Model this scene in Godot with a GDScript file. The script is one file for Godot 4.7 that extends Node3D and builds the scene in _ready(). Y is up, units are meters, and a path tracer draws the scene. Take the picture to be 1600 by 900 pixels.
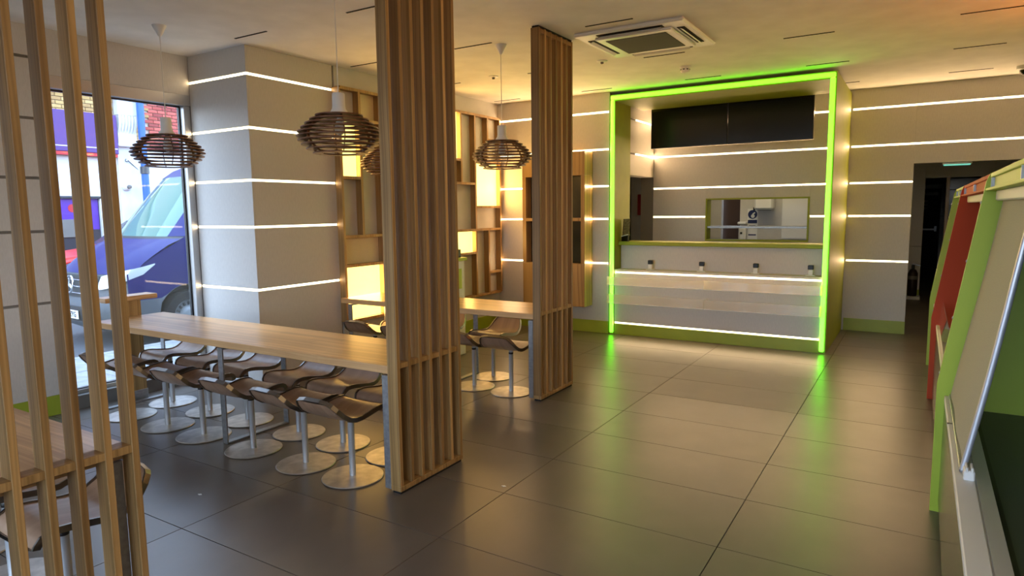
extends Node3D

# ---------------------------------------------------------------- helpers
var M := {}
var names := {}
var boxes := {}
var rng := RandomNumberGenerator.new()
const CEIL := 3.05
const LEVELS := [2.81, 2.35, 1.893, 1.478, 0.911]
const LEVEL_WORDS := ["topmost", "second from the ceiling", "third from the ceiling", "fourth from the ceiling", "lowest"]

func numbered(called: String) -> String:
	if names.has(called):
		names[called] += 1
		return "%s_%03d" % [called, names[called]]
	names[called] = 0
	return called

func tag(o: Node, label: String, category: String, group := "", kind := "") -> void:
	if label: o.set_meta("label", label)
	if category: o.set_meta("category", category)
	if group: o.set_meta("group", group)
	if kind: o.set_meta("kind", kind)

func thing(called: String, label: String, category: String, at := Vector3.ZERO, group := "", turn := 0.0) -> Node3D:
	var o := Node3D.new()
	o.name = numbered(called)
	add_child(o)
	o.position = at
	o.rotation.y = turn
	tag(o, label, category, group)
	return o

func struct(called: String, label := "", category := "") -> Node3D:
	var o := Node3D.new()
	o.name = called
	add_child(o)
	o.set_meta("kind", "structure")
	if label: o.set_meta("label", label)
	if category: o.set_meta("category", category)
	return o

func part(parent: Node, called: String, mesh: Mesh, material: Material, at := Vector3.ZERO, turn := Vector3.ZERO, label := "") -> MeshInstance3D:
	var o := MeshInstance3D.new()
	o.name = called
	o.mesh = mesh
	o.material_override = material
	o.position = at
	o.rotation = turn
	if label: o.set_meta("label", label)
	parent.add_child(o, true)
	return o

func tri(st: SurfaceTool, a: Vector3, b: Vector3, c: Vector3, out: Vector3) -> void:
	var n := (b - a).cross(c - a)
	if n.length() < 1e-12: return
	n = n.normalized()
	if n.dot(out) > 0.0:
		var t := b
		b = c
		c = t
	else:
		n = -n
	for v in [a, b, c]:
		st.set_normal(n)
		st.add_vertex(v)

func quad(st: SurfaceTool, a: Vector3, b: Vector3, c: Vector3, d: Vector3, out: Vector3) -> void:
	tri(st, a, b, c, out)
	tri(st, a, c, d, out)

func begin() -> SurfaceTool:
	var st := SurfaceTool.new()
	st.begin(Mesh.PRIMITIVE_TRIANGLES)
	return st

func add_box(st: SurfaceTool, c: Vector3, s: Vector3, bevel := 0.0, turn := Basis.IDENTITY) -> void:
	var h := s / 2.0
	var b: float = minf(bevel, minf(h.x, minf(h.y, h.z)) * 0.8)
	var ax := [Vector3(1, 0, 0), Vector3(0, 1, 0), Vector3(0, 0, 1)]
	for i in 3:
		var j := (i + 1) % 3
		var k := (i + 2) % 3
		for sg in [-1.0, 1.0]:
			var n: Vector3 = ax[i] * sg
			var p: Vector3 = n * h[i]
			var u: Vector3 = ax[j] * (h[j] - b)
			var w: Vector3 = ax[k] * (h[k] - b)
			quad(st, c + turn * (p - u - w), c + turn * (p + u - w), c + turn * (p + u + w), c + turn * (p - u + w), turn * n)
			if b > 0.0:
				for s2 in [-1.0, 1.0]:
					var m: Vector3 = ax[j] * s2
					var e1: Vector3 = n * h[i] + m * (h[j] - b)
					var e2: Vector3 = n * (h[i] - b) + m * h[j]
					quad(st, c + turn * (e1 - w), c + turn * (e1 + w), c + turn * (e2 + w), c + turn * (e2 - w), turn * (n + m))
	if b > 0.0:
		for x in [-1.0, 1.0]:
			for y in [-1.0, 1.0]:
				for z in [-1.0, 1.0]:
					var o := Vector3(x, y, z)
					tri(st, c + turn * (o * Vector3(h.x, h.y - b, h.z - b)), c + turn * (o * Vector3(h.x - b, h.y, h.z - b)), c + turn * (o * Vector3(h.x - b, h.y - b, h.z)), turn * o)

func box(s: Vector3, bevel := 0.0) -> Mesh:
	var key := "%.4f %.4f %.4f %.4f" % [s.x, s.y, s.z, bevel]
	if not boxes.has(key):
		var st := begin()
		add_box(st, Vector3.ZERO, s, bevel)
		boxes[key] = st.commit()
	return boxes[key]

# a box given by two corners, as a part
func span(parent: Node, called: String, a: Vector3, b: Vector3, material: Material, bevel := 0.0, label := "") -> MeshInstance3D:
	return part(parent, called, box((b - a).abs(), bevel), material, (a + b) / 2.0, Vector3.ZERO, label)

func add_lathe(st: SurfaceTool, prof: Array, seg := 32, c := Vector3.ZERO, turn := Basis.IDENTITY) -> void:
	var n := prof.size()
	var sn := []
	for i in n - 1:
		var d: Vector2 = prof[i + 1] - prof[i]
		sn.append(Vector2(d.y, -d.x).normalized())
	for i in n - 1:
		var na: Vector2 = sn[i]
		var nb: Vector2 = sn[i]
		if i > 0 and sn[i - 1].dot(sn[i]) > 0.75: na = (sn[i - 1] + sn[i]).normalized()
		if i < n - 2 and sn[i + 1].dot(sn[i]) > 0.75: nb = (sn[i + 1] + sn[i]).normalized()
		for k in seg:
			var a0 := TAU * k / seg
			var a1 := TAU * (k + 1) / seg
			var v := []
			for q in [[prof[i], na, a0], [prof[i], na, a1], [prof[i + 1], nb, a1], [prof[i + 1], nb, a0]]:
				var r: Vector2 = q[0]
				var m: Vector2 = q[1]
				var cs := Vector3(cos(q[2]), 0, sin(q[2]))
				v.append([c + turn * (cs * r.x + Vector3(0, r.y, 0)), turn * (cs * m.x + Vector3(0, m.y, 0))])
			smooth_tri(st, v[0], v[1], v[2])
			smooth_tri(st, v[0], v[2], v[3])

func smooth_tri(st: SurfaceTool, a: Array, b: Array, c: Array) -> void:
	var n: Vector3 = (b[0] - a[0]).cross(c[0] - a[0])
	if n.length() < 1e-12: return
	var order := [a, b, c]
	if n.dot(a[1] + b[1] + c[1]) > 0.0: order = [a, c, b]
	for v in order:
		st.set_normal(v[1])
		st.add_vertex(v[0])

func lathe(prof: Array, seg := 32) -> Mesh:
	var st := begin()
	add_lathe(st, prof, seg)
	return st.commit()

func add_extrude(st: SurfaceTool, poly: PackedVector2Array, depth: float, off := Vector3.ZERO, turn := Basis.IDENTITY) -> void:
	var idx := Geometry2D.triangulate_polygon(poly)
	var f := Vector3(0, 0, depth / 2)
	for i in range(0, idx.size(), 3):
		var t := []
		for k in 3: t.append(Vector3(poly[idx[i + k]].x, poly[idx[i + k]].y, 0))
		tri(st, off + turn * (t[0] + f), off + turn * (t[1] + f), off + turn * (t[2] + f), turn * Vector3(0, 0, 1))
		tri(st, off + turn * (t[0] - f), off + turn * (t[1] - f), off + turn * (t[2] - f), turn * Vector3(0, 0, -1))
	var area := 0.0
	for i in poly.size():
		var p := poly[i]
		var q := poly[(i + 1) % poly.size()]
		area += p.x * q.y - q.x * p.y
	for i in poly.size():
		var p := poly[i]
		var q := poly[(i + 1) % poly.size()]
		var d := q - p
		var n := Vector3(d.y, -d.x, 0) * signf(area)
		var a := Vector3(p.x, p.y, 0)
		var b := Vector3(q.x, q.y, 0)
		quad(st, off + turn * (a - f), off + turn * (b - f), off + turn * (b + f), off + turn * (a + f), turn * n)

func extrude(poly: Array, depth: float) -> Mesh:
	var st := begin()
	add_extrude(st, PackedVector2Array(poly), depth)
	return st.commit()

func add_tube(st: SurfaceTool, path: Array, r: float, seg := 10) -> void:
	var rings := []
	var up := Vector3.UP
	for i in path.size():
		var d: Vector3 = (path[mini(i + 1, path.size() - 1)] - path[maxi(i - 1, 0)]).normalized()
		if absf(d.dot(up)) > 0.95: up = Vector3.RIGHT
		var u := d.cross(up).normalized()
		var w := u.cross(d).normalized()
		var ring := []
		for k in seg:
			var a := TAU * k / seg
			var n := u * cos(a) + w * sin(a)
			ring.append([path[i] + n * r, n])
		rings.append(ring)
	for i in path.size() - 1:
		for k in seg:
			var l := (k + 1) % seg
			smooth_tri(st, rings[i][k], rings[i][l], rings[i + 1][l])
			smooth_tri(st, rings[i][k], rings[i + 1][l], rings[i + 1][k])
	for e in [0, path.size() - 1]:
		var out: Vector3 = path[0] - path[1] if e == 0 else path[-1] - path[-2]
		for k in range(1, seg - 1):
			tri(st, rings[e][0][0], rings[e][k][0], rings[e][k + 1][0], out)

func tube(path: Array, r: float, seg := 10) -> Mesh:
	var st := begin()
	add_tube(st, path, r, seg)
	return st.commit()

# a smooth surface through a grid of points; out tells which side is the outside
func add_grid(st: SurfaceTool, g: Array, out: Vector3) -> void:
	var rows := g.size()
	var cols: int = g[0].size()
	var v := []
	for i in rows:
		var line := []
		for j in cols:
			var du: Vector3 = g[mini(i + 1, rows - 1)][j] - g[maxi(i - 1, 0)][j]
			var dv: Vector3 = g[i][mini(j + 1, cols - 1)] - g[i][maxi(j - 1, 0)]
			var n := du.cross(dv).normalized()
			if n.dot(out) < 0.0: n = -n
			line.append([g[i][j], n])
		v.append(line)
	for i in rows - 1:
		for j in cols - 1:
			smooth_tri(st, v[i][j], v[i + 1][j], v[i + 1][j + 1])
			smooth_tri(st, v[i][j], v[i + 1][j + 1], v[i][j + 1])

func surface(g: Array, out: Vector3) -> Mesh:
	var st := begin()
	add_grid(st, g, out)
	return st.commit()

# ---------------------------------------------------------------- textures and materials
func ring_noise(n: int, smooth: int, amount: float) -> PackedFloat32Array:
	var a := PackedFloat32Array()
	for i in n: a.append(rng.randf_range(-1, 1) * amount)
	for s in smooth:
		var b := a.duplicate()
		for i in n: b[i] = (a[(i - 1 + n) % n] + a[i] * 2.0 + a[(i + 1) % n]) / 4.0
		a = b
	return a

func wood_texture(dark: Color, pale: Color, along_u := false, staves := 0) -> ImageTexture:
	var n := 512
	var fine := ring_noise(n, 1, 0.55)
	var mid := ring_noise(n, 24, 2.2)
	var wide := ring_noise(n, 220, 5.0)
	var stave := PackedFloat32Array()
	var ends := PackedFloat32Array()
	for i in maxi(staves, 1):
		stave.append(rng.randf_range(-0.22, 0.22))
		ends.append(rng.randf())
	var bytes := PackedByteArray()
	bytes.resize(n * n * 3)
	var ph := rng.randf() * TAU
	for y in n:
		var v := float(y) / n
		var warp := 5.0 * sin(TAU * v + ph) + 3.0 * sin(TAU * 2.0 * v + 1.3 * ph)
		var drift := 0.08 * sin(TAU * v * 3.0 + ph)
		for x in n:
			var xx := fposmod(x + warp, n)
			var i0 := int(xx)
			var i1 := (i0 + 1) % n
			var fr := xx - i0
			var t := 0.5 + lerpf(fine[i0], fine[i1], fr) * (0.7 + 0.3 * sin(TAU * (v * 5.0 + i0 * 0.017))) * 0.45 + lerpf(mid[i0], mid[i1], fr) * 0.5 + wide[(i0 + y / 3) % n] * 0.0 + wide[i0] * 0.35 + drift
			if staves > 0:
				var s := int(float(x) / n * staves)
				t += stave[s] * (1.0 if fposmod(v - ends[s], 1.0) < 0.55 else -0.5)
			var c := dark.lerp(pale, clampf(t, 0.0, 1.0))
			var at := (x * n + y) * 3 if along_u else (y * n + x) * 3
			bytes[at] = int(clampf(c.r, 0, 1) * 255)
			bytes[at + 1] = int(clampf(c.g, 0, 1) * 255)
			bytes[at + 2] = int(clampf(c.b, 0, 1) * 255)
	return ImageTexture.create_from_image(Image.create_from_data(n, n, false, Image.FORMAT_RGB8, bytes))

func noise_texture(a: Color, b: Color, freq: float, seed_: int, octaves := 4, n := 256) -> ImageTexture:
	var f := FastNoiseLite.new()
	f.seed = seed_
	f.frequency = freq
	f.fractal_octaves = octaves
	var g := f.get_seamless_image(n, n)
	var bytes := PackedByteArray()
	bytes.resize(n * n * 3)
	var src := g.get_data()
	for i in n * n:
		var c := a.lerp(b, src[i] / 255.0)
		bytes[i * 3] = int(c.r * 255)
		bytes[i * 3 + 1] = int(c.g * 255)
		bytes[i * 3 + 2] = int(c.b * 255)
	return ImageTexture.create_from_image(Image.create_from_data(n, n, false, Image.FORMAT_RGB8, bytes))

func mat(called: String, color: Color, rough := 0.6, metal := 0.0, tex: Texture2D = null, scale := Vector3.ONE) -> StandardMaterial3D:
	var m := StandardMaterial3D.new()
	m.resource_name = called
	m.albedo_color = color
	m.roughness = rough
	m.metallic = metal
	if tex:
		m.albedo_texture = tex
		m.uv1_triplanar = true
		m.uv1_world_triplanar = true
		m.uv1_scale = scale
	M[called] = m
	return m

func glow(called: String, color: Color, energy: float) -> StandardMaterial3D:
	var m := mat(called, Color(0.9, 0.9, 0.85), 0.5)
	m.emission_enabled = true
	m.emission = color
	m.emission_energy_multiplier = energy
	return m

func glass(called: String, color: Color, alpha: float, rough := 0.02) -> StandardMaterial3D:
	var m := mat(called, Color(color.r, color.g, color.b, alpha), rough)
	m.transparency = BaseMaterial3D.TRANSPARENCY_ALPHA
	return m

func area(called: String, parent: Node, at: Vector3, toward: Vector3, size: Vector2, color: Color, energy: float, across := Vector3.UP) -> void:
	var l := AreaLight3D.new()
	l.name = called
	l.area_size = size
	l.area_normalize_energy = false
	l.light_color = color.linear_to_srgb()
	l.light_energy = energy
	l.area_range = 30.0
	l.shadow_enabled = true
	parent.add_child(l, true)
	var z := -toward.normalized()
	var y := across
	var x := y.cross(z).normalized()
	l.transform = Transform3D(Basis(x, z.cross(x), z), at)

func make_materials() -> void:
	rng.seed = 7
	var oak := wood_texture(Color(0.55, 0.42, 0.235), Color(0.73, 0.58, 0.36))
	var oak_u := wood_texture(Color(0.62, 0.46, 0.29), Color(0.80, 0.64, 0.45), true, 9)
	var oak_b := wood_texture(Color(0.54, 0.41, 0.235), Color(0.74, 0.60, 0.385))
	mat("oak_upright", Color(0.92, 0.92, 0.92), 0.5, 0.0, oak, Vector3(2.6, 0.55, 2.6))
	mat("oak_upright_dark", Color(0.80, 0.78, 0.76), 0.5, 0.0, oak, Vector3(2.3, 0.6, 2.9))
	mat("oak_upright_pale", Color(1.0, 1.0, 1.0), 0.5, 0.0, oak, Vector3(3.1, 0.5, 2.2))
	mat("oak_board", Color(1, 1, 1), 0.28, 0.0, oak_u, Vector3(0.7, 1.6, 1.6))
	mat("oak_batten", Color(1, 1, 1), 0.45, 0.0, oak_b, Vector3(2.2, 0.6, 2.2))
	mat("oak_veneer", Color(1, 1, 1), 0.35, 0.0, oak_b, Vector3(1.1, 0.5, 1.1))
	mat("plywood_seat", Color(0.64, 0.515, 0.415), 0.36, 0.0, wood_texture(Color(0.90, 0.88, 0.86), Color(1, 0.99, 0.98)), Vector3(1.2, 1.2, 3))
	mat("plywood_ring", Color(0.52, 0.35, 0.22), 0.5, 0.0, wood_texture(Color(0.7, 0.62, 0.55), Color(1, 1, 1)), Vector3(2, 2, 2))
	mat("wood_edge_dark", Color(0.26, 0.17, 0.11), 0.6)
	var cloud := noise_texture(Color(0.93, 0.93, 0.93), Color(1, 1, 1), 0.012, 3)
	for i in 4:
		var k: float = [0.97, 1.0, 1.03, 0.985][i]
		var m := mat("floor_tile_%d" % i, Color(0.40 * k, 0.37 * k, 0.335 * k), 0.3, 0.0, cloud, Vector3(0.8 + 0.07 * i, 0.8, 0.8))
		m.roughness_texture = noise_texture(Color(0.93, 0.93, 0.93), Color(1, 1, 1), 0.01, 20 + i, 2)
		m.roughness = 0.33
	mat("grout", Color(0.09, 0.08, 0.07), 0.95)
	var plaster := noise_texture(Color(0.94, 0.94, 0.94), Color(1, 1, 1), 0.02, 11)
	mat("ceiling_paint", Color(0.93, 0.92, 0.90), 0.9, 0.0, plaster, Vector3(0.5, 0.5, 0.5))
	var linen := noise_texture(Color(0.955, 0.955, 0.955), Color(1, 1, 1), 0.09, 12)
	mat("wall_laminate", Color(0.80, 0.785, 0.76), 0.55, 0.0, linen, Vector3(3.0, 0.7, 3.0))
	mat("wall_backing", Color(0.50, 0.48, 0.45), 0.9)
	mat("wall_plain", Color(0.80, 0.79, 0.77), 0.85, 0.0, plaster, Vector3(0.6, 0.6, 0.6))
	mat("lime_laminate", Color(0.62, 0.68, 0.20), 0.4, 0.0, plaster, Vector3(0.8, 0.8, 0.8))
	mat("lime_gloss", Color(0.68, 0.77, 0.23), 0.45)
	mat("olive_panel", Color(0.59, 0.63, 0.13), 0.55, 0.0, plaster, Vector3(0.8, 0.8, 0.8))
	mat("steel", Color(0.66, 0.67, 0.68), 0.35, 0.7, noise_texture(Color(0.85, 0.85, 0.85), Color(1, 1, 1), 0.05, 31), Vector3(2, 2, 2))
	mat("steel_plate", Color(0.83, 0.81, 0.78), 0.4, 0.85, noise_texture(Color(0.82, 0.82, 0.82), Color(1, 1, 1), 0.02, 32), Vector3(2, 2, 2))
	mat("steel_edge", Color(0.50, 0.48, 0.46), 0.3, 1.0)
	mat("steel_pole", Color(0.78, 0.79, 0.80), 0.35, 0.55)
	mat("steel_dark", Color(0.40, 0.37, 0.34), 0.4, 1.0)
	mat("aluminium", Color(0.72, 0.72, 0.72), 0.4, 0.7)
	mat("black_plastic", Color(0.03, 0.03, 0.032), 0.4)
	mat("black_gloss", Color(0.028, 0.032, 0.04), 0.2)
	mat("black_matt", Color(0.02, 0.02, 0.02), 0.8)
	mat("white_plastic", Color(0.88, 0.88, 0.87), 0.4)
	mat("white_metal", Color(0.86, 0.86, 0.84), 0.45)
	mat("grey_plastic", Color(0.42, 0.41, 0.39), 0.6)
	mat("beige_panel", Color(0.82, 0.76, 0.62), 0.6, 0.0, linen, Vector3(2, 2, 2))
	mat("slot_black", Color(0.02, 0.015, 0.015), 0.8)
	glow("strip_glow", Color(1.0, 0.96, 0.80), 2.2)
	glow("lightbox_glow", Color(0.97, 0.94, 0.50), 0.95)
	glow("green_glow", Color(0.20, 1.0, 0.0), 1.05)
	M["green_glow"].emission = Color(0.38, 1.0, 0.02)
	glow("orange_glow", Color(1.0, 0.35, 0.05), 1.5)
	glow("kitchen_glow", Color(1.0, 0.93, 0.75), 2.0)
	glow("exit_glow", Color(0.25, 0.75, 0.68), 0.5)
	glass("window_glass", Color(0.92, 0.97, 0.95), 0.04)
	M.window_glass.metallic_specular = 0.3
	glass("guard_glass", Color(0.95, 0.95, 0.93), 0.08)
	glass("acrylic", Color(0.95, 0.93, 0.88), 0.3)
	glass("vehicle_glass", Color(0.55, 0.75, 0.68), 0.35)

# ---------------------------------------------------------------- walls with lit channels
# Panels 2 cm proud of a backing wall, one per band between the channels; u runs along the wall from a by length
func clad(parent: Node, a: Vector3, u: Vector3, length: float, n: Vector3, y0: float, y1: float, holes := []) -> void:
	var edges := [y0]
	var lv := LEVELS.duplicate()
	lv.reverse()
	for y in lv:
		if y > y0 + 0.05 and y < y1 - 0.05: edges.append(y)
	edges.append(y1)
	for i in edges.size() - 1:
		var b: float = edges[i] + (0.011 if i > 0 else 0.0)
		var t: float = edges[i + 1] - (0.011 if i < edges.size() - 2 else 0.0)
		var pieces := [[0.0, length, b, t]]
		for hole in holes:   # [u0, u1, y0, y1]
			var nxt := []
			for p in pieces:
				if hole[1] <= p[0] or hole[0] >= p[1] or hole[3] <= p[2] or hole[2] >= p[3]:
					nxt.append(p)
					continue
				if hole[0] > p[0]: nxt.append([p[0], hole[0], p[2], p[3]])
				if hole[1] < p[1]: nxt.append([hole[1], p[1], p[2], p[3]])
				if hole[2] > p[2]: nxt.append([maxf(hole[0], p[0]), minf(hole[1], p[1]), p[2], hole[2]])
				if hole[3] < p[3]: nxt.append([maxf(hole[0], p[0]), minf(hole[1], p[1]), hole[3], p[3]])
			pieces = nxt
		for p in pieces:
			var mid: Vector3 = a + u * (p[0] + p[1]) / 2.0 + Vector3(0, (p[2] + p[3]) / 2.0, 0) + n * 0.01
			var size: Vector3 = u.abs() * (p[1] - p[0]) + Vector3(0, p[3] - p[2], 0) + n.abs() * 0.02
			part(parent, "wall_panel", box(size, 0.0015), M.wall_laminate, mid)

# one LED strip in its channel, of one or more straight runs [from, to, normal]
func led(label: String, runs: Array, group: String, energy := 5.0) -> void:
	var o := thing("led_strip", label, "light strip", runs[0][0], group)
	for r in runs:
		var a: Vector3 = r[0] - o.position
		var b: Vector3 = r[1] - o.position
		var n: Vector3 = r[2]
		var d := b - a
		var size := d.abs() + Vector3(0, 0.019, 0) + n.abs() * 0.008
		part(o, "diffuser", box(size, 0.001), M.strip_glow, (a + b) / 2.0 + n * 0.012)
		area("strip_light", o, (a + b) / 2.0 + n * 0.0175, n, Vector2(d.length(), 0.017), Color(1.0, 0.63, 0.31), energy)

# ---------------------------------------------------------------- slatted screens, tables, stools
func make_screen(label: String, x0: float, z_near: float) -> void:
	var o := thing("slatted_screen", label, "screen", Vector3(x0 - 0.0375, 0, z_near - 0.2985), "slatted oak screens at the table ends")
	var ms := [M.oak_upright, M.oak_upright_pale, M.oak_upright_dark]
	for k in 7:
		var z := 0.2985 - 0.0130 - k * 0.0952
		part(o, "slat", box(Vector3(0.075, 2.99, 0.026), 0.002), ms[(k * 5 + int(absf(z_near) * 10)) % 3], Vector3(0, 1.54, z))
	part(o, "rail", box(Vector3(0.069, 0.03, 0.571), 0.002), M.oak_upright, Vector3(0, 0.742, 0))
	part(o, "rail", box(Vector3(0.075, 0.03, 0.597), 0.002), M.oak_upright, Vector3(0, 0.030, 0))
	part(o, "rail", box(Vector3(0.071, 0.035, 0.571), 0.002), M.oak_upright_dark, Vector3(0, 3.012, 0))
	part(o, "plinth", box(Vector3(0.06, 0.015, 0.58)), M.black_matt, Vector3(0, 0.0075, 0))
	part(o, "head_channel", box(Vector3(0.06, 0.015, 0.58)), M.black_matt, Vector3(0, 3.0425, 0))
	for s in [-1.0, 1.0]: part(o, "steel_leg", box(Vector3(0.045, 0.665, 0.05), 0.002), M.steel, Vector3(-0.0605, 0.3505, s * 0.26 + 0.012), Vector3.ZERO, "brushed steel bar")

func u_leg(parent: Node, x: float, z0: float, z1: float) -> void:
	var st := begin()
	add_box(st, Vector3(x, 0.34, z0), Vector3(0.05, 0.665, 0.012), 0.001)
	add_box(st, Vector3(x, 0.34, z1), Vector3(0.05, 0.665, 0.012), 0.001)
	add_box(st, Vector3(x, 0.006, (z0 + z1) / 2), Vector3(0.05, 0.012, absf(z1 - z0) + 0.012), 0.001)
	add_box(st, Vector3(x, 0.676, (z0 + z1) / 2), Vector3(0.05, 0.012, absf(z1 - z0) + 0.012), 0.001)
	part(parent, "leg_frame", st.commit(), M.steel)

func make_table(label: String, x0: float, x1: float, z0: float, z1: float, legs: Array) -> void:
	var c := Vector3((x0 + x1) / 2, 0, (z0 + z1) / 2)
	var o := thing("communal_table", label, "table", c, "long oak tables")
	part(o, "tabletop", box(Vector3(absf(x1 - x0), 0.048, absf(z1 - z0)), 0.003), M.oak_board, Vector3(0, 0.713, 0))
	part(o, "underframe", box(Vector3(absf(x1 - x0) - 0.16, 0.012, 0.3)), M.black_matt, Vector3(0, 0.684, 0))
	for x in legs: u_leg(o, x - c.x, absf(z1 - z0) / 2 - 0.012, -absf(z1 - z0) / 2 + 0.06)

var seat_mesh: Mesh
var loop_mesh: Mesh
const SEAT := [[-0.275, 0.545, 0.118], [-0.268, 0.533, 0.134], [-0.245, 0.503, 0.152], [-0.21, 0.464, 0.166], [-0.17, 0.437, 0.173], [-0.13, 0.427, 0.176], [-0.08, 0.428, 0.178], [-0.02, 0.438, 0.178], [0.04, 0.449, 0.178], [0.085, 0.454, 0.178], [0.118, 0.451, 0.176], [0.143, 0.437, 0.173], [0.157, 0.416, 0.167], [0.162, 0.396, 0.157]]

func make_seat() -> void:
	# the front of the stool looks along -z
	var top := []
	var bot := []
	var nrm := []
	for i in SEAT.size():
		var p: Array = SEAT[i]
		var q0: Array = SEAT[maxi(i - 1, 0)]
		var q1: Array = SEAT[mini(i + 1, SEAT.size() - 1)]
		var d := Vector2(q1[0] - q0[0], q1[1] - q0[1]).normalized()
		var n := Vector3(0, d.x, d.y)
		nrm.append(n)
		var a := []
		var b := []
		for k in 7:
			var u := -1.0 + k / 3.0
			var c := Vector3(p[2] * u, p[1] - 0.006 * (1.0 - u * u), -p[0])
			a.append(c)
			b.append(c - n * 0.013)
		top.append(a)
		bot.append(b)
	var st := begin()
	add_grid(st, top, Vector3.UP)
	add_grid(st, bot, Vector3.DOWN)
	seat_mesh = st.commit()
	var ring := []
	for i in SEAT.size(): ring.append([Vector3(SEAT[i][2], SEAT[i][1], -SEAT[i][0]), nrm[i], Vector3(1, 0, 0)])
	for k in range(1, 4): ring.append([Vector3(SEAT[-1][2] * (1 - k * 0.5), SEAT[-1][1] - 0.004, -SEAT[-1][0] - 0.002), nrm[-1], Vector3(0, -0.5, -1).normalized()])
	for i in range(SEAT.size() - 1, -1, -1): ring.append([Vector3(-SEAT[i][2], SEAT[i][1], -SEAT[i][0]), nrm[i], Vector3(-1, 0, 0)])
	for k in range(1, 4): ring.append([Vector3(-SEAT[0][2] * (1 - k * 0.5), SEAT[0][1] + 0.006, -SEAT[0][0] + 0.003), nrm[0], Vector3(0, 0.8, 0.6)])
	st = begin()
	var m := ring.size()
	for i in m:
		var a: Array = ring[i]
		var b: Array = ring[(i + 1) % m]
		var av := []
		var bv := []
		for e in [[-0.002, 0.008], [0.008, 0.008], [0.008, -0.019], [-0.002, -0.019]]:
			av.append(a[0] + a[2] * e[0] + a[1] * e[1])
			bv.append(b[0] + b[2] * e[0] + b[1] * e[1])
		var o: Vector3 = a[2] + b[2]
		var n2: Vector3 = a[1] + b[1]
		var outs := [n2, o, -n2, -o]
		for k in 4: quad(st, av[k], av[(k + 1) % 4], bv[(k + 1) % 4], bv[k], outs[k])
	loop_mesh = st.commit()

func make_stool() -> Node3D:
	make_seat()
	var o := thing("stool", "", "stool")
	part(o, "base_plate", lathe([Vector2(0.0, 0.0), Vector2(0.181, 0.0), Vector2(0.186, 0.004), Vector2(0.182, 0.0085), Vector2(0.02, 0.013), Vector2(0, 0.013)], 56), M.steel_plate)
	part(o, "pole", lathe([Vector2(0.0195, 0.011), Vector2(0.0195, 0.40), Vector2(0.021, 0.402), Vector2(0.034, 0.424), Vector2(0.034, 0.430), Vector2(0, 0.430)], 24), M.steel_pole)
	part(o, "collar", lathe([Vector2(0.019, 0.345), Vector2(0.0205, 0.347), Vector2(0.0205, 0.362), Vector2(0.019, 0.364)], 24), M.black_plastic)
	part(o, "seat", seat_mesh, M.plywood_seat)
	part(o, "seat_edge", loop_mesh, M.steel_edge)
	return o

# ---------------------------------------------------------------- pendants
func make_pendant() -> Node3D:
	# origin at the ceiling
	var o := thing("pendant_lamp", "", "lamp", Vector3(0, CEIL, 0), "slatted pendant lamps")
	part(o, "ceiling_rose", lathe([Vector2(0.0, 0.0), Vector2(0.052, 0.0), Vector2(0.050, -0.008), Vector2(0.014, -0.078), Vector2(0.006, -0.085), Vector2(0.0, -0.085)], 28), M.white_plastic)
	part(o, "cord", tube([Vector3(0, -0.08, 0), Vector3(0, -0.70, 0)], 0.0032, 8), M.white_plastic)
	part(o, "lamp_holder", lathe([Vector2(0.0, -0.695), Vector2(0.036, -0.696), Vector2(0.040, -0.702), Vector2(0.040, -0.775), Vector2(0.043, -0.795), Vector2(0.062, -0.822), Vector2(0.062, -0.828), Vector2(0, -0.828)], 32), M.white_plastic)
	var rr := [0.150, 0.186, 0.216, 0.242, 0.262, 0.270, 0.262, 0.242, 0.212, 0.172]
	for k in rr.size():
		var y := -0.836 - k * 0.0262
		var r: float = rr[k]
		var w := 0.062 if k > 0 else 0.095
		part(o, "ring", lathe([Vector2(r - w, y - 0.0037), Vector2(r, y - 0.0037), Vector2(r + 0.001, y), Vector2(r, y + 0.0037), Vector2(r - w, y + 0.0037), Vector2(r - w, y - 0.0037)], 56), M.plywood_ring)
	for k in 6:
		var a := TAU * k / 6.0 + 0.35
		var poly := [Vector2(0.06, -0.832), Vector2(0.145, -0.832)]
		for i in rr.size(): poly.append(Vector2(rr[i] - 0.022, -0.836 - i * 0.0262))
		poly.append(Vector2(0.14, -1.078))
		for i in range(rr.size() - 1, -1, -1): poly.append(Vector2(rr[i] - 0.040, -0.836 - i * 0.0262) if i > 0 else Vector2(0.11, -0.842))
		poly.append(Vector2(0.06, -0.842))
		part(o, "rib", extrude(poly, 0.005), M.plywood_ring, Vector3.ZERO, Vector3(0, a, 0))
	part(o, "bulb", lathe([Vector2(0.0, -0.828), Vector2(0.014, -0.829), Vector2(0.016, -0.86), Vector2(0.030, -0.90), Vector2(0.033, -0.925), Vector2(0.024, -0.95), Vector2(0, -0.962)], 24), M.white_plastic)
	return o

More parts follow.
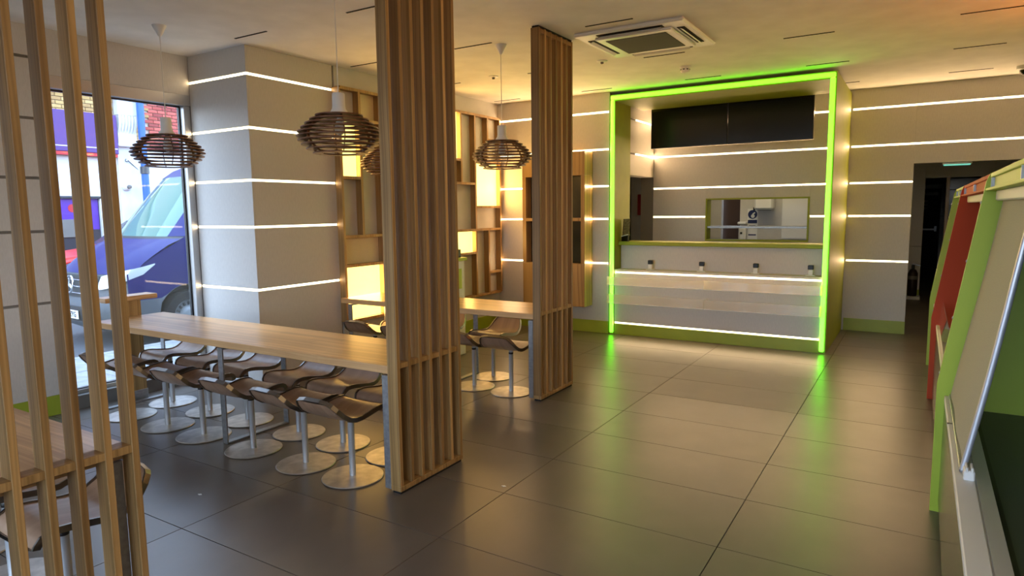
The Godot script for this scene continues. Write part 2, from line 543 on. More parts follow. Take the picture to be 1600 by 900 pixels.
# ---------------------------------------------------------------- the scene
func _ready() -> void:
	# camera, sky, exposure
	var cam := Camera3D.new()
	cam.name = "camera"
	add_child(cam)
	cam.position = Vector3(0, 1.6, 0)
	cam.rotation = Vector3(-0.11699, 0.55377, -0.01168)
	cam.fov = 47.139
	cam.near = 0.05
	cam.far = 200.0
	cam.current = true
	var we := WorldEnvironment.new()
	we.name = "environment"
	var env := Environment.new()
	env.background_mode = Environment.BG_SKY
	var sky := Sky.new()
	var sm := ProceduralSkyMaterial.new()
	sm.sky_top_color = Color(0.72, 0.84, 1.0)
	sm.sky_horizon_color = Color(0.90, 0.95, 1.0)
	sm.ground_bottom_color = Color(0.40, 0.40, 0.40)
	sm.ground_horizon_color = Color(0.55, 0.55, 0.55)
	sm.sky_energy_multiplier = 1.75
	sky.sky_material = sm
	env.sky = sky
	env.tonemap_mode = Environment.TONE_MAPPER_LINEAR
	env.tonemap_exposure = 2.1
	env.sdfgi_enabled = true
	env.ssao_enabled = true
	env.ssil_enabled = true
	we.environment = env
	add_child(we)
	make_materials()
	build_shell()
	build_street()
	build_grid_wall()
	build_portal()
	build_corridor()
	build_chillers()
	build_tables()
	build_ceiling_things()
	build_details()

func build_shell() -> void:
	# floor: tiles 1.2 x 0.596 m laid in straight columns
	var fl := struct("floor", "large dark grey porcelain floor tiles", "floor")
	span(fl, "screed", Vector3(-6.05, -0.15, 2.4), Vector3(1.35, -0.006, -9.68), M.grout)
	span(fl, "screed", Vector3(-5.2, -0.15, -9.68), Vector3(1.35, -0.006, -20.3), M.grout)
	rng.seed = 21
	for i in range(-4, 3):
		for j in range(-9, 30):
			var x0 := maxf(-1.946 + i * 1.2, -5.9)
			var x1 := minf(-1.946 + (i + 1) * 1.2, 1.2)
			var z0 := -3.033 - j * 0.596
			var z1 := z0 - 0.596
			if z0 > 2.3: z0 = 2.3
			if z1 < -9.6:
				x0 = maxf(x0, -0.95)
				if z1 < -19.9: z1 = -19.9
			if x1 - x0 < 0.05 or z0 - z1 < 0.05: continue
			span(fl, "floor_tile", Vector3(x0 + 0.002, -0.010, z0 - 0.002), Vector3(x1 - 0.002, 0.0, z1 + 0.002), M["floor_tile_%d" % rng.randi_range(0, 3)], 0.0008)
	# ceiling
	var ce := struct("ceiling", "flat painted plaster ceiling with short black air slots", "ceiling")
	span(ce, "slab", Vector3(-6.1, CEIL, 2.4), Vector3(1.4, CEIL + 0.15, -9.7), M.ceiling_paint)
	for x in [-4.745, -3.455, -2.16, -0.895, 0.375]:
		for z in [-3.655, -4.975, -6.285, -7.605, -8.905]:
			if x < -3.0 and z < -8.0: continue
			if x < -1.0 and z < -8.0: continue
			if x > -1.0 and z > -5.0: continue
			if x > -2.5 and x < -2.0 and z > -4.0: continue
			if x > -1.0 and x < -0.5 and z > -6.0: continue
			if x < -3.0 and x > -4.0 and z > -4.0 and z < -3.0: pass
			span(ce, "air_slot", Vector3(x - 0.2, CEIL - 0.004, z - 0.008), Vector3(x + 0.2, CEIL + 0.001, z + 0.008), M.slot_black)
	# left wall with the street window
	var wl := struct("wall_left", "pale panelled wall beside the street window", "wall")
	span(wl, "backing", Vector3(-6.1, 0, 2.4), Vector3(-5.9, CEIL, -2.57), M.wall_backing)
	span(wl, "backing", Vector3(-6.1, 2.70, -2.57), Vector3(-5.9, CEIL, -3.84), M.wall_backing)
	clad(wl, Vector3(-5.9, 0, 2.3), Vector3(0, 0, -1), 4.87, Vector3(1, 0, 0), 0.16, CEIL)
	span(wl, "wall_panel", Vector3(-5.9, 2.70, -2.571), Vector3(-5.88, CEIL, -3.82), M.wall_laminate, 0.0015)
	var w := struct("window_1", "tall aluminium framed street window", "window")
	span(w, "sill", Vector3(-6.06, -0.02, -2.57), Vector3(-5.87, 0.115, -3.82), M.grey_plastic, 0.004)
	span(w, "frame_rail", Vector3(-6.0, 0.115, -2.57), Vector3(-5.93, 0.15, -3.82), M.aluminium, 0.003)
	span(w, "frame_rail", Vector3(-6.02, 2.60, -2.57), Vector3(-5.875, 2.70, -3.82), M.aluminium, 0.003)
	span(w, "frame_stile", Vector3(-6.0, 0.15, -2.57), Vector3(-5.93, 2.60, -2.62), M.aluminium, 0.003)
	span(w, "frame_stile", Vector3(-6.0, 0.15, -3.755), Vector3(-5.885, 2.60, -3.82), M.aluminium, 0.003)
	span(w, "gasket", Vector3(-5.975, 0.15, -3.742), Vector3(-5.945, 2.60, -3.755), M.black_plastic)
	span(w, "gasket", Vector3(-5.975, 2.588, -2.62), Vector3(-5.945, 2.60, -3.742), M.black_plastic)
	span(w, "gasket", Vector3(-5.975, 0.15, -2.62), Vector3(-5.945, 0.158, -3.742), M.black_plastic)
	span(w, "pane", Vector3(-5.964, 0.158, -2.62), Vector3(-5.958, 2.588, -3.742), M.window_glass)
	# pillar
	var wp := struct("wall_pillar", "white panelled pillar with lit channels", "pillar")
	span(wp, "core", Vector3(-6.1, 0, -3.84), Vector3(-5.07, CEIL, -4.84), M.wall_backing)
	clad(wp, Vector3(-5.88, 0, -3.84), Vector3(1, 0, 0), 0.83, Vector3(0, 0, 1), 0.0, CEIL)
	clad(wp, Vector3(-5.07, 0, -3.84), Vector3(0, 0, -1), 0.975, Vector3(1, 0, 0), 0.0, CEIL)
	for i in 5:
		var y: float = LEVELS[i]
		led("glowing LED strip wrapping the pillar beside the street window, " + LEVEL_WORDS[i], [[Vector3(-5.88, y, -3.84), Vector3(-5.055, y, -3.84), Vector3(0, 0, 1)], [Vector3(-5.07, y, -3.825), Vector3(-5.07, y, -4.805), Vector3(1, 0, 0)]], "LED strips around the pillar", 1.6)
	# long left wall behind the shelving grid
	var wg := struct("wall_grid", "pale wall behind the oak grid", "wall")
	span(wg, "backing", Vector3(-5.25, 0, -4.84), Vector3(-5.05, CEIL, -7.85), M.wall_plain)
	# back left wall
	var wb := struct("wall_back", "panelled wall with lit channels left of the green portal", "wall")
	span(wb, "backing", Vector3(-5.25, 0, -7.85), Vector3(-3.43, CEIL, -8.05), M.wall_backing)
	clad(wb, Vector3(-5.05, 0, -7.85), Vector3(1, 0, 0), 1.67, Vector3(0, 0, 1), 0.16, CEIL)
	for i in 5:
		var y: float = LEVELS[i]
		var runs := [[Vector3(-5.03, y, -7.85), Vector3(-3.39, y, -7.85), Vector3(0, 0, 1)]]
		if y < 2.3 and y > 0.35: runs = [[Vector3(-5.03, y, -7.85), Vector3(-4.53, y, -7.85), Vector3(0, 0, 1)], [Vector3(-3.605, y, -7.85), Vector3(-3.39, y, -7.85), Vector3(0, 0, 1)]]
		led("glowing LED strip across the wall with the oak niche cabinet, " + LEVEL_WORDS[i], runs, "LED strips on the wall left of the green portal", 12.0)
	# far back wall, with the serving hatch and the corridor opening
	var wf := struct("wall_far", "panelled wall with lit channels behind the portal and beside the corridor", "wall")
	span(wf, "backing", Vector3(-3.6, 0, -9.53), Vector3(-2.62, CEIL, -9.68), M.wall_backing)
	span(wf, "backing", Vector3(-2.62, 0, -9.53), Vector3(-1.26, 1.135, -9.68), M.wall_backing)
	span(wf, "backing", Vector3(-2.62, 1.735, -9.53), Vector3(-1.26, CEIL, -9.68), M.wall_backing)
	span(wf, "backing", Vector3(-1.26, 0, -9.53), Vector3(-0.11, CEIL, -9.68), M.wall_backing)
	span(wf, "backing", Vector3(-0.11, 2.11, -9.53), Vector3(1.35, CEIL, -9.68), M.wall_backing)
	clad(wf, Vector3(-3.4, 0, -9.53), Vector3(1, 0, 0), 3.29, Vector3(0, 0, 1), 0.0, CEIL, [[0.78, 2.14, 1.135, 1.735]])
	clad(wf, Vector3(-0.11, 0, -9.53), Vector3(1, 0, 0), 1.31, Vector3(0, 0, 1), 2.11, CEIL)
	for i in 5:
		var y: float = LEVELS[i]
		var runs := [[Vector3(-0.80, y, -9.53), Vector3(-0.112 if i > 1 else 1.19, y, -9.53), Vector3(0, 0, 1)]]
		led("glowing LED strip on the wall beside the corridor doorway, " + LEVEL_WORDS[i], runs, "LED strips on the wall right of the green portal", 12.0)
		if i == 4: continue
		runs = [[Vector3(-3.395, y, -9.53), Vector3(-0.90, y, -9.53), Vector3(0, 0, 1)]]
		if i == 3: runs = [[Vector3(-3.395, y, -9.53), Vector3(-2.63, y, -9.53), Vector3(0, 0, 1)], [Vector3(-1.25, y, -9.53), Vector3(-0.90, y, -9.53), Vector3(0, 0, 1)]]
		if i < 2: runs.push_front([Vector3(-3.42, y, -8.80), Vector3(-3.42, y, -9.505), Vector3(1, 0, 0)])
		led("glowing LED strip on the wall inside the green portal, " + LEVEL_WORDS[i], runs, "LED strips inside the green portal", 12.0)
	var ws := struct("wall_side", "pale bulkhead above the side doorway inside the portal", "wall")
	span(ws, "backing", Vector3(-3.6, 2.08, -8.4), Vector3(-3.42, CEIL, -9.53), M.wall_backing)
	clad(ws, Vector3(-3.42, 0, -8.4), Vector3(0, 0, -1), 1.13, Vector3(1, 0, 0), 2.08, CEIL)
	span(ws, "soffit", Vector3(-3.6, 2.06, -8.4), Vector3(-3.40, 2.08, -9.53), M.wall_plain)
	# walls out of view
	var wr := struct("wall_right", "plain wall behind the chillers", "wall")
	span(wr, "backing", Vector3(1.2, 0, 2.4), Vector3(1.38, CEIL, -9.68), M.wall_plain)
	for i in 2:
		led("added unseen LED strip high on the wall above the chillers, " + LEVEL_WORDS[i], [[Vector3(1.2, LEVELS[i], 2.0), Vector3(1.2, LEVELS[i], -4.2), Vector3(-1, 0, 0)]], "added LED strips above the chillers", 8.0)  # added strips out of view, for warm fill on the near slats
	var wn := struct("wall_front", "shopfront wall with a large window opposite the green portal", "wall")
	span(wn, "backing", Vector3(-6.1, 0, 2.3), Vector3(1.38, 0.3, 2.45), M.wall_plain)
	span(wn, "backing", Vector3(-6.1, 2.75, 2.3), Vector3(1.38, CEIL, 2.45), M.wall_plain)
	span(wn, "backing", Vector3(-6.1, 0.3, 2.3), Vector3(-5.7, 2.75, 2.45), M.wall_plain)
	span(wn, "backing", Vector3(0.9, 0.3, 2.3), Vector3(1.38, 2.75, 2.45), M.wall_plain)
	var w2 := struct("window_2", "wide shopfront window opposite the green portal", "window")
	span(w2, "pane", Vector3(-5.7, 0.3, 2.37), Vector3(0.9, 2.75, 2.376), M.window_glass)
	for x in [-5.68, -4.05, -2.4, -0.75, 0.88]: span(w2, "frame_stile", Vector3(x - 0.03, 0.3, 2.33), Vector3(x + 0.03, 2.75, 2.42), M.aluminium)
	# baseboards
	var bb := struct("baseboard_left", "lime green baseboard under the left wall panels", "baseboard")
	span(bb, "board", Vector3(-5.9, 0, 2.3), Vector3(-5.876, 0.16, -2.57), M.lime_laminate, 0.001)
	var b2 := struct("baseboard_back", "lime green baseboard of the wall left of the portal", "baseboard")
	span(b2, "board", Vector3(-5.05, 0, -7.85), Vector3(-3.38, 0.16, -7.826), M.lime_laminate, 0.001)
	span(b2, "board", Vector3(-5.05, 0, -4.83), Vector3(-5.035, 0.16, -7.826), M.lime_laminate, 0.001)
	var b3 := struct("baseboard_far", "lime green baseboard beside the corridor doorway", "baseboard")
	span(b3, "board", Vector3(-0.80, 0, -9.53), Vector3(-0.108, 0.16, -9.503), M.lime_laminate, 0.001)

func build_street() -> void:
	var pv := struct("pavement", "pale concrete slab pavement outside the window", "pavement")
	span(pv, "bed", Vector3(-8.3, -0.3, 12), Vector3(-6.1, -0.075, -24), M.grey_plastic)
	mat("paving", Color(0.62, 0.62, 0.61), 0.85, 0.0, noise_texture(Color(0.8, 0.8, 0.8), Color(1, 1, 1), 0.03, 41), Vector3(0.9, 0.9, 0.9))
	mat("asphalt", Color(0.36, 0.36, 0.37), 0.9, 0.0, noise_texture(Color(0.75, 0.75, 0.75), Color(1, 1, 1), 0.2, 42), Vector3(0.7, 0.7, 0.7))
	mat("yellow_paint", Color(0.80, 0.72, 0.35), 0.8)
	for i in 3:
		for j in range(0, 26):
			var z := 1.0 - j * 0.6 - (0.3 if i % 2 else 0.0)
			span(pv, "paving_slab", Vector3(-6.13 - i * 0.68, -0.09, z), Vector3(-6.13 - (i + 1) * 0.68 + 0.008, -0.04, z - 0.592), M.paving, 0.004)
	var kb := struct("kerb", "pale kerb along the pavement edge", "kerb")
	for j in 16: span(kb, "kerb_stone", Vector3(-8.3, -0.3, 2.0 - j * 0.92), Vector3(-8.175, -0.038, 2.0 - j * 0.92 - 0.91), M.paving, 0.012)
	var rd := struct("road", "grey asphalt road with a yellow edge line", "road")
	span(rd, "surface", Vector3(-8.3, -0.4, 14), Vector3(-14.0, -0.13, -30), M.asphalt)
	span(rd, "edge_line", Vector3(-8.50, -0.131, 14), Vector3(-8.58, -0.128, -30), M.yellow_paint)
	span(rd, "edge_line", Vector3(-8.66, -0.131, 14), Vector3(-8.74, -0.128, -30), M.yellow_paint)
	build_shop_opposite()
	build_van()
	build_red_car()

func build_shop_opposite() -> void:
	var o := thing("shop_building", "shop building across the street with a purple fascia and white pilaster", "building", Vector3(-15.2, -0.13, -8.0))
	mat("render_white", Color(0.86, 0.88, 0.89), 0.85, 0.0, noise_texture(Color(0.9, 0.9, 0.9), Color(1, 1, 1), 0.02, 51), Vector3(0.4, 0.4, 0.4))
	mat("mortar", Color(0.78, 0.74, 0.68), 0.95)
	mat("purple", Color(0.29, 0.16, 0.46), 0.5)
	mat("purple_poster", Color(0.30, 0.13, 0.60), 0.5)
	mat("red_trim", Color(0.70, 0.12, 0.18), 0.5)
	mat("pipe_blue", Color(0.13, 0.36, 0.66), 0.4)
	mat("stone_white", Color(0.84, 0.86, 0.86), 0.8)
	mat("shop_dark", Color(0.20, 0.22, 0.25), 0.2)
	var yb := []
	for c in [Color(0.74, 0.62, 0.40), Color(0.80, 0.68, 0.46), Color(0.68, 0.55, 0.36)]: yb.append(mat("yellow_brick_%d" % yb.size(), c, 0.9))
	var rb := []
	for c in [Color(0.66, 0.30, 0.27), Color(0.72, 0.36, 0.32), Color(0.58, 0.26, 0.25)]: rb.append(mat("red_brick_%d" % rb.size(), c, 0.9))
	var y0 := 0.13   # local heights are world heights plus this
	# local x = 0.2 is the facade plane (world -15)
	span(o, "wall", Vector3(-0.6, 0, 8.5), Vector3(0.16, 7.0, -14), M.mortar)
	span(o, "render_panel", Vector3(0.16, 0, 8.5), Vector3(0.2, 1.85 + y0, 1.45), M.render_white)
	span(o, "render_panel", Vector3(0.16, 2.0 + y0, 8.5), Vector3(0.2, 2.83 + y0, 0.45), M.render_white)
	span(o, "render_panel", Vector3(0.16, 0, 0.45), Vector3(0.2, 2.83 + y0, 0.06), M.render_white)
	span(o, "render_panel", Vector3(0.16, 0, 0.06), Vector3(0.24, 3.13 + y0, -0.42), M.render_white)
	span(o, "render_panel", Vector3(0.16, 0, -0.42), Vector3(0.2, 3.02 + y0, -14), M.render_white)
	# fascia
	span(o, "fascia", Vector3(0.2, 2.90 + y0, 6.0), Vector3(0.38, 3.72 + y0, 0.10), M.purple, 0.01)
	span(o, "fascia_trim", Vector3(0.2, 2.832 + y0, 6.0), Vector3(0.36, 2.899 + y0, 0.12), M.red_trim)
	span(o, "fascia_line", Vector3(0.38, 3.00 + y0, 6.0), Vector3(0.385, 3.018 + y0, 0.12), M.render_white)
	span(o, "cornice", Vector3(0.2, 4.17 + y0, 6.0), Vector3(0.36, 4.30 + y0, 0.1), M.stone_white, 0.02)
	# pilaster with a fluted corbel
	span(o, "pilaster_block", Vector3(0.2, 3.74 + y0, 0.06), Vector3(0.39, 4.10 + y0, -0.36), M.stone_white, 0.015)
	span(o, "pilaster_cap", Vector3(0.2, 4.10 + y0, 0.10), Vector3(0.42, 4.20 + y0, -0.40), M.stone_white, 0.02)
	for k in 6:
		var z := 0.02 - k * 0.066
		var path := []
		for t in 9:
			var f := t / 8.0
			path.append(Vector3(0.36 - 0.11 * smoothstep(0.0, 1.0, f) + 0.02 * sin(f * TAU), 3.74 + y0 - f * 0.60, z))
		part(o, "corbel_flute", tube(path, 0.031, 10), M.stone_white)
	span(o, "corbel_back", Vector3(0.2, 3.13 + y0, 0.05), Vector3(0.30, 3.74 + y0, -0.35), M.stone_white)
	span(o, "corbel_foot", Vector3(0.2, 3.08 + y0, 0.08), Vector3(0.34, 3.14 + y0, -0.38), M.stone_white, 0.015)
	# brickwork above the fascia and right of the pilaster
	rng.seed = 5
	for row in 11:
		var y := 3.73 + y0 + row * 0.078
		for k in 11:
			var z := 1.75 - k * 0.225 - (0.112 if row % 2 else 0.0)
			if z < 0.14 and z > -0.36: continue
			if z < -0.62: continue
			if row > 5: continue
			part(o, "brick", box(Vector3(0.03, 0.066, 0.213), 0.004), yb[rng.randi() % 3], Vector3(0.188, y, z))
	for row in 8:
		part(o, "brick", box(Vector3(0.03, 0.066, 0.10), 0.004), yb[rng.randi() % 3], Vector3(0.188, 3.15 + y0 + row * 0.078, -0.43))
	for row in 14:
		var y := 3.07 + y0 + row * 0.078
		for k in 9:
			var z := -0.70 - k * 0.225 - (0.112 if row % 2 else 0.0)
			part(o, "brick", box(Vector3(0.03, 0.066, 0.213), 0.004), rb[rng.randi() % 3], Vector3(0.188, y, z))
	# shop window with a purple poster
	span(o, "window_frame", Vector3(0.16, 1.95 + y0, 1.45), Vector3(0.24, 2.0 + y0, 0.45), M.shop_dark)
	span(o, "window_frame", Vector3(0.16, 0.3, 0.50), Vector3(0.24, 2.0 + y0, 0.45), M.render_white)
	span(o, "poster", Vector3(0.165, 1.30 + y0, 1.40), Vector3(0.17, 1.95 + y0, 0.52), M.purple_poster)
	span(o, "shop_glass", Vector3(0.16, 0.35, 1.45), Vector3(0.165, 1.95 + y0, 0.45), M.shop_dark)
	span(o, "notice_board", Vector3(0.17, 1.15 + y0, 1.35), Vector3(0.19, 1.52 + y0, 0.98), M.grey_plastic, 0.004)
	part(o, "poster_emblem", lathe([Vector2(0, 0.006), Vector2(0.085, 0.006), Vector2(0.085, 0.0), Vector2(0, 0.0)], 24), M.red_trim, Vector3(0.17, 1.75 + y0, 1.03), Vector3(0, 0, -PI / 2))
	# blue downpipe
	var p := thing("downpipe", "blue downpipe fixed to the shop wall across the street", "pipe", Vector3(-14.68, -0.13, -8.35))
	part(p, "pipe", tube([Vector3(0, 0, 0), Vector3(0, 4.6, 0)], 0.075, 16), M.pipe_blue)
	part(p, "collar", lathe([Vector2(0.076, 2.62), Vector2(0.092, 2.63), Vector2(0.092, 2.78), Vector2(0.076, 2.79)], 16), M.shop_dark)
	var b := thing("wall_bracket", "thin scrolled metal bracket beside the blue downpipe", "bracket", Vector3(-14.99, 2.55, -8.30))
	var path := []
	for t in 14:
		var f := t / 13.0
		path.append(Vector3(0.02 + 0.03 * f, 0.02 + 0.22 * f, -0.10 + 0.26 * f))
	for t in 8: path.append(Vector3(0.06, 0.24 - 0.03 * sin(t / 7.0 * PI * 1.4), 0.16 + 0.03 * (1.0 - cos(t / 7.0 * PI * 1.4))))
	part(b, "scroll", tube(path, 0.008, 6), M.shop_dark)
	var c := thing("street_camera", "small white round camera on the white wall across the street", "camera", Vector3(-14.757, 2.22, -8.06))
	part(c, "housing", lathe([Vector2(0, 0), Vector2(0.09, 0), Vector2(0.09, 0.06), Vector2(0.06, 0.10), Vector2(0, 0.11)], 24), M.white_plastic, Vector3(-0.2, 0, 0), Vector3(0, 0, -PI / 2))
	part(c, "lens", lathe([Vector2(0, 0.0), Vector2(0.045, 0.0), Vector2(0.04, 0.05), Vector2(0, 0.06)], 18), M.grey_plastic, Vector3(-0.095, -0.01, -0.01), Vector3(0, 0, -PI / 2))

func vloft(prof: Array, us: Array, nose: float) -> Array:
	var g := []
	for p in prof:
		var line := []
		for u in us:
			var w := van_width(p[1])
			line.append(Vector3(u * w, p[1], -(p[0] + nose * pow(absf(u), 3.2))))
		g.append(line)
	return g

func van_width(h: float) -> float:
	if h < 1.25: return 0.97
	return lerpf(0.97, 0.84, clampf((h - 1.25) / 1.3, 0, 1))

func build_van() -> void:
	var o := thing("delivery_van", "dark blue delivery van with a grey bumper parked outside the window", "van", Vector3(-9.62, -0.13, -4.34), "", -0.07)
	mat("van_blue", Color(0.085, 0.10, 0.36), 0.45)
	M.van_blue.clearcoat_enabled = true
	M.van_blue.clearcoat = 0.12
	M.van_blue.metallic_specular = 0.3
	M.van_blue.clearcoat_roughness = 0.05
	mat("van_grey", Color(0.30, 0.32, 0.34), 0.55)
	mat("van_black", Color(0.05, 0.055, 0.06), 0.5)
	mat("chrome", Color(0.85, 0.86, 0.88), 0.15, 1.0)
	mat("lamp_clear", Color(0.82, 0.85, 0.87), 0.12, 0.3)
	mat("plate_white", Color(0.90, 0.90, 0.88), 0.4)
	mat("tyre", Color(0.05, 0.05, 0.05), 0.85)
	mat("wheel_grey", Color(0.55, 0.57, 0.58), 0.4, 0.5)
	var full := []
	for k in 25: full.append(-1.0 + k / 12.0)
	var inner := []
	for k in 17: inner.append(-0.60 + k * 0.075)
	var N := 0.30
	part(o, "bumper", surface(vloft([[0.20, 0.20], [0.09, 0.26], [0.03, 0.34], [0.0, 0.46], [0.0, 0.56], [0.02, 0.62]], full, N), Vector3(0, 0, 1)), M.van_grey)
	part(o, "upper_bumper", surface(vloft([[0.02, 0.62], [0.04, 0.68], [0.05, 0.80], [0.08, 0.90], [0.12, 0.97]], full, N), Vector3(0, 0, 1)), M.van_grey)
	part(o, "grille", surface(vloft([[0.022, 0.66], [0.026, 0.72], [0.045, 0.84], [0.085, 0.95]], inner, N), Vector3(0, 0, 1)), M.van_black)
	part(o, "lower_intake", surface(vloft([[0.0, 0.35], [-0.012, 0.40], [-0.012, 0.50], [-0.004, 0.54]], inner, N), Vector3(0, 0, 1)), M.van_black)
	for k in 3:
		var h := 0.71 + k * 0.085
		var path := []
		for u in inner: path.append(Vector3(u * 0.97 * 0.95, h, -(0.016 + (h - 0.66) * 0.21 + N * pow(absf(u), 3.2))))
		part(o, "grille_bar", tube(path, 0.011, 6), M.chrome)
	part(o, "bonnet", surface(vloft([[0.11, 0.965], [0.16, 1.02], [0.24, 1.10], [0.38, 1.20], [0.58, 1.32], [0.79, 1.405]], full, 0.28), Vector3(0, 1, 0.5)), M.van_blue)
	part(o, "cowl", surface(vloft([[0.77, 1.395], [0.82, 1.425], [0.88, 1.43]], full, 0.28), Vector3(0, 1, 0)), M.van_black)
	var screen_us := []
	for k in 17: screen_us.append(-0.80 + k * 0.10)
	part(o, "windscreen", surface(vloft([[0.85, 1.43], [1.10, 1.74], [1.34, 2.03], [1.58, 2.29]], screen_us, 0.26), Vector3(0, 0.6, 1)), M.vehicle_glass)
	for s in [-1.0, 1.0]:
		part(o, "windscreen_pillar", surface(vloft([[0.84, 1.43], [1.10, 1.745], [1.34, 2.035], [1.58, 2.295]], [s * 0.79, s * 0.86, s * 0.93, s * 1.0], 0.26), Vector3(s, 0.6, 1)), M.van_blue)
	part(o, "roof", surface(vloft([[1.57, 2.28], [1.74, 2.40], [2.05, 2.53], [2.5, 2.61], [4.0, 2.64], [5.9, 2.62]], full, 0.22), Vector3(0, 1, 0.3)), M.van_blue)
	# sides
	for s in [-1.0, 1.0]:
		var up := []
		var low := []
		var bs := [0.30, 0.38, 0.46, 0.54, 0.62, 0.66, 0.72, 0.80, 0.90, 1.0, 1.1, 1.2, 1.3, 1.38, 1.46, 1.54, 1.65, 1.8, 2.0, 2.2, 2.5, 3.0, 4.0, 5.0, 5.95]
		for b in bs:
			var arch := 0.62
			var bot := 0.30
			var d: float = absf(b - 1.10)
			if d < 0.44:
				bot = 0.34 + sqrt(0.44 * 0.44 - d * d)
				arch = maxf(arch, bot + 0.001)
			var top: float
			if b < 1.10: top = lerpf(0.97, 1.41, pow(clampf((b - 0.40) / 0.70, 0, 1), 0.75))
			elif b < 1.84: top = lerpf(1.43, 2.29, (b - 1.10) / 0.74)
			else: top = lerpf(2.29, 2.60, clampf((b - 1.84) / 0.5, 0, 1))
			top = maxf(top, arch + 0.02)
			var l1 := []
			for t in 7:
				var h := lerpf(arch, top, t / 6.0)
				l1.append(Vector3(s * (van_width(h) + 0.012 * sin(PI * t / 6.0)), h, -b))
			up.append(l1)
			low.append([Vector3(s * 0.975, bot, -b), Vector3(s * 0.985, (bot + arch) / 2, -b), Vector3(s * 0.972, arch, -b)])
		part(o, "side_panel", surface(up, Vector3(s, 0, 0)), M.van_blue)
		part(o, "side_cladding", surface(low, Vector3(s, 0, 0)), M.van_grey)
		# headlamp, wrapping the corner
		var hl := []
		for k in 9:
			var f := k / 8.0
			var u := lerpf(0.63, 1.0, f)
			var hb := lerpf(0.775, 0.90, f * f)
			var ht := lerpf(0.94, 1.035, f)
			hl.append([Vector3(s * (u * 0.97 + 0.012), hb, -(0.025 + N * pow(u, 3.2))), Vector3(s * (u * 0.97 + 0.018), (hb + ht) / 2, -(0.035 + N * pow(u, 3.2))), Vector3(s * (u * 0.97 + 0.012), ht, -(0.075 + N * pow(u, 3.2)))])
		hl.append([Vector3(s * 0.988, 0.955, -0.50), Vector3(s * 0.992, 1.00, -0.51), Vector3(s * 0.988, 1.06, -0.52)])
		hl.append([Vector3(s * 0.986, 1.075, -0.66), Vector3(s * 0.988, 1.08, -0.66), Vector3(s * 0.986, 1.09, -0.66)])
		part(o, "headlamp", surface(hl, Vector3(s, 0, 1)), M.lamp_clear)
		# door window and mirror
		part(o, "side_window", surface([[Vector3(s * 0.962, 1.50, -1.55), Vector3(s * 0.962, 1.50, -2.5)], [Vector3(s * 0.90, 2.12, -2.15), Vector3(s * 0.90, 2.15, -2.5)]], Vector3(s, 0, 0)), M.vehicle_glass)
		if s > 0.0: part(o, "mirror", box(Vector3(0.20, 0.34, 0.12), 0.04), M.van_black, Vector3(s * 1.13, 1.62, -1.42))
		# wheels
		for b in [1.10, 4.7]:
			var wst := begin()
			var rot := Basis(Vector3(0, 0, 1), -s * PI / 2)
			add_lathe(wst, [Vector2(0.20, -0.11), Vector2(0.32, -0.11), Vector2(0.343, -0.08), Vector2(0.345, 0.06), Vector2(0.325, 0.095), Vector2(0.215, 0.10), Vector2(0.205, 0.07)], 40, Vector3.ZERO, rot)
			var tyre := part(o, "wheel", wst.commit(), M.tyre, Vector3(s * 0.86, 0.345, -b))
			wst = begin()
			add_lathe(wst, [Vector2(0.212, 0.09), Vector2(0.20, 0.07), Vector2(0.185, 0.05), Vector2(0.12, 0.06), Vector2(0.085, 0.09), Vector2(0.055, 0.10), Vector2(0, 0.10)], 40, Vector3.ZERO, rot)
			part(tyre, "rim", wst.commit(), M.wheel_grey)
			wst = begin()
			for k in 16:
				var a := TAU * k / 16.0
				add_box(wst, Vector3(s * 0.078, 0.162 * sin(a), 0.162 * cos(a)), Vector3(0.012, 0.028, 0.045), 0.002, Basis(Vector3(1, 0, 0), -a))
			part(tyre, "rim_slots", wst.commit(), M.van_black)
		part(o, "arch_liner", surface([[Vector3(s * 0.60, 0.25, -0.66), Vector3(s * 0.60, 0.85, -0.66)], [Vector3(s * 0.60, 0.25, -1.54), Vector3(s * 0.60, 0.85, -1.54)]], Vector3(s, 0, 0)), M.van_black)
	# star emblem on the grille
	var st := begin()
	var ring := []
	for k in 33: ring.append(Vector3(0.115 * cos(TAU * k / 32.0), 0.115 * sin(TAU * k / 32.0), 0))
	add_tube(st, ring, 0.012, 8)
	for k in 3:
		var a := PI / 2 + TAU * k / 3.0
		var d := Vector2(cos(a), sin(a))
		var w := Vector2(-d.y, d.x) * 0.018
		add_extrude(st, PackedVector2Array([-w, d * 0.112, w]), 0.014)
	part(o, "emblem", st.commit(), M.chrome, Vector3(0, 0.82, 0.0), Vector3(-0.15, 0, 0))
	part(o, "number_plate", box(Vector3(0.52, 0.112, 0.008), 0.002), M.plate_white, Vector3(0, 0.43, 0.022))
	var tm := TextMesh.new()
	var fnt := SystemFont.new()
	fnt.font_names = PackedStringArray(["Droid Sans"])
	fnt.font_weight = 700
	tm.font = fnt
	tm.text = "69 ZYG"
	tm.font_size = 64
	tm.pixel_size = 0.0016
	tm.depth = 0.002
	part(o, "plate_lettering", tm, M.van_black, Vector3(0.04, 0.43, 0.027))
	# cab interior seen through the glass
	part(o, "dashboard", surface(vloft([[0.95, 1.40], [1.25, 1.36], [1.40, 1.22]], screen_us, 0.2), Vector3(0, 1, 0)), M.van_grey)
	for x in [-0.5, 0.5]: part(o, "seat_back", box(Vector3(0.5, 0.85, 0.16), 0.06), M.van_grey, Vector3(x, 1.45, -2.35), Vector3(-0.15, 0, 0))
	part(o, "cab_bulkhead", box(Vector3(1.7, 1.6, 0.04)), M.van_grey, Vector3(0, 1.45, -2.75))
	part(o, "underbody", box(Vector3(1.5, 0.35, 5.0)), M.van_black, Vector3(0, 0.42, -3.2))

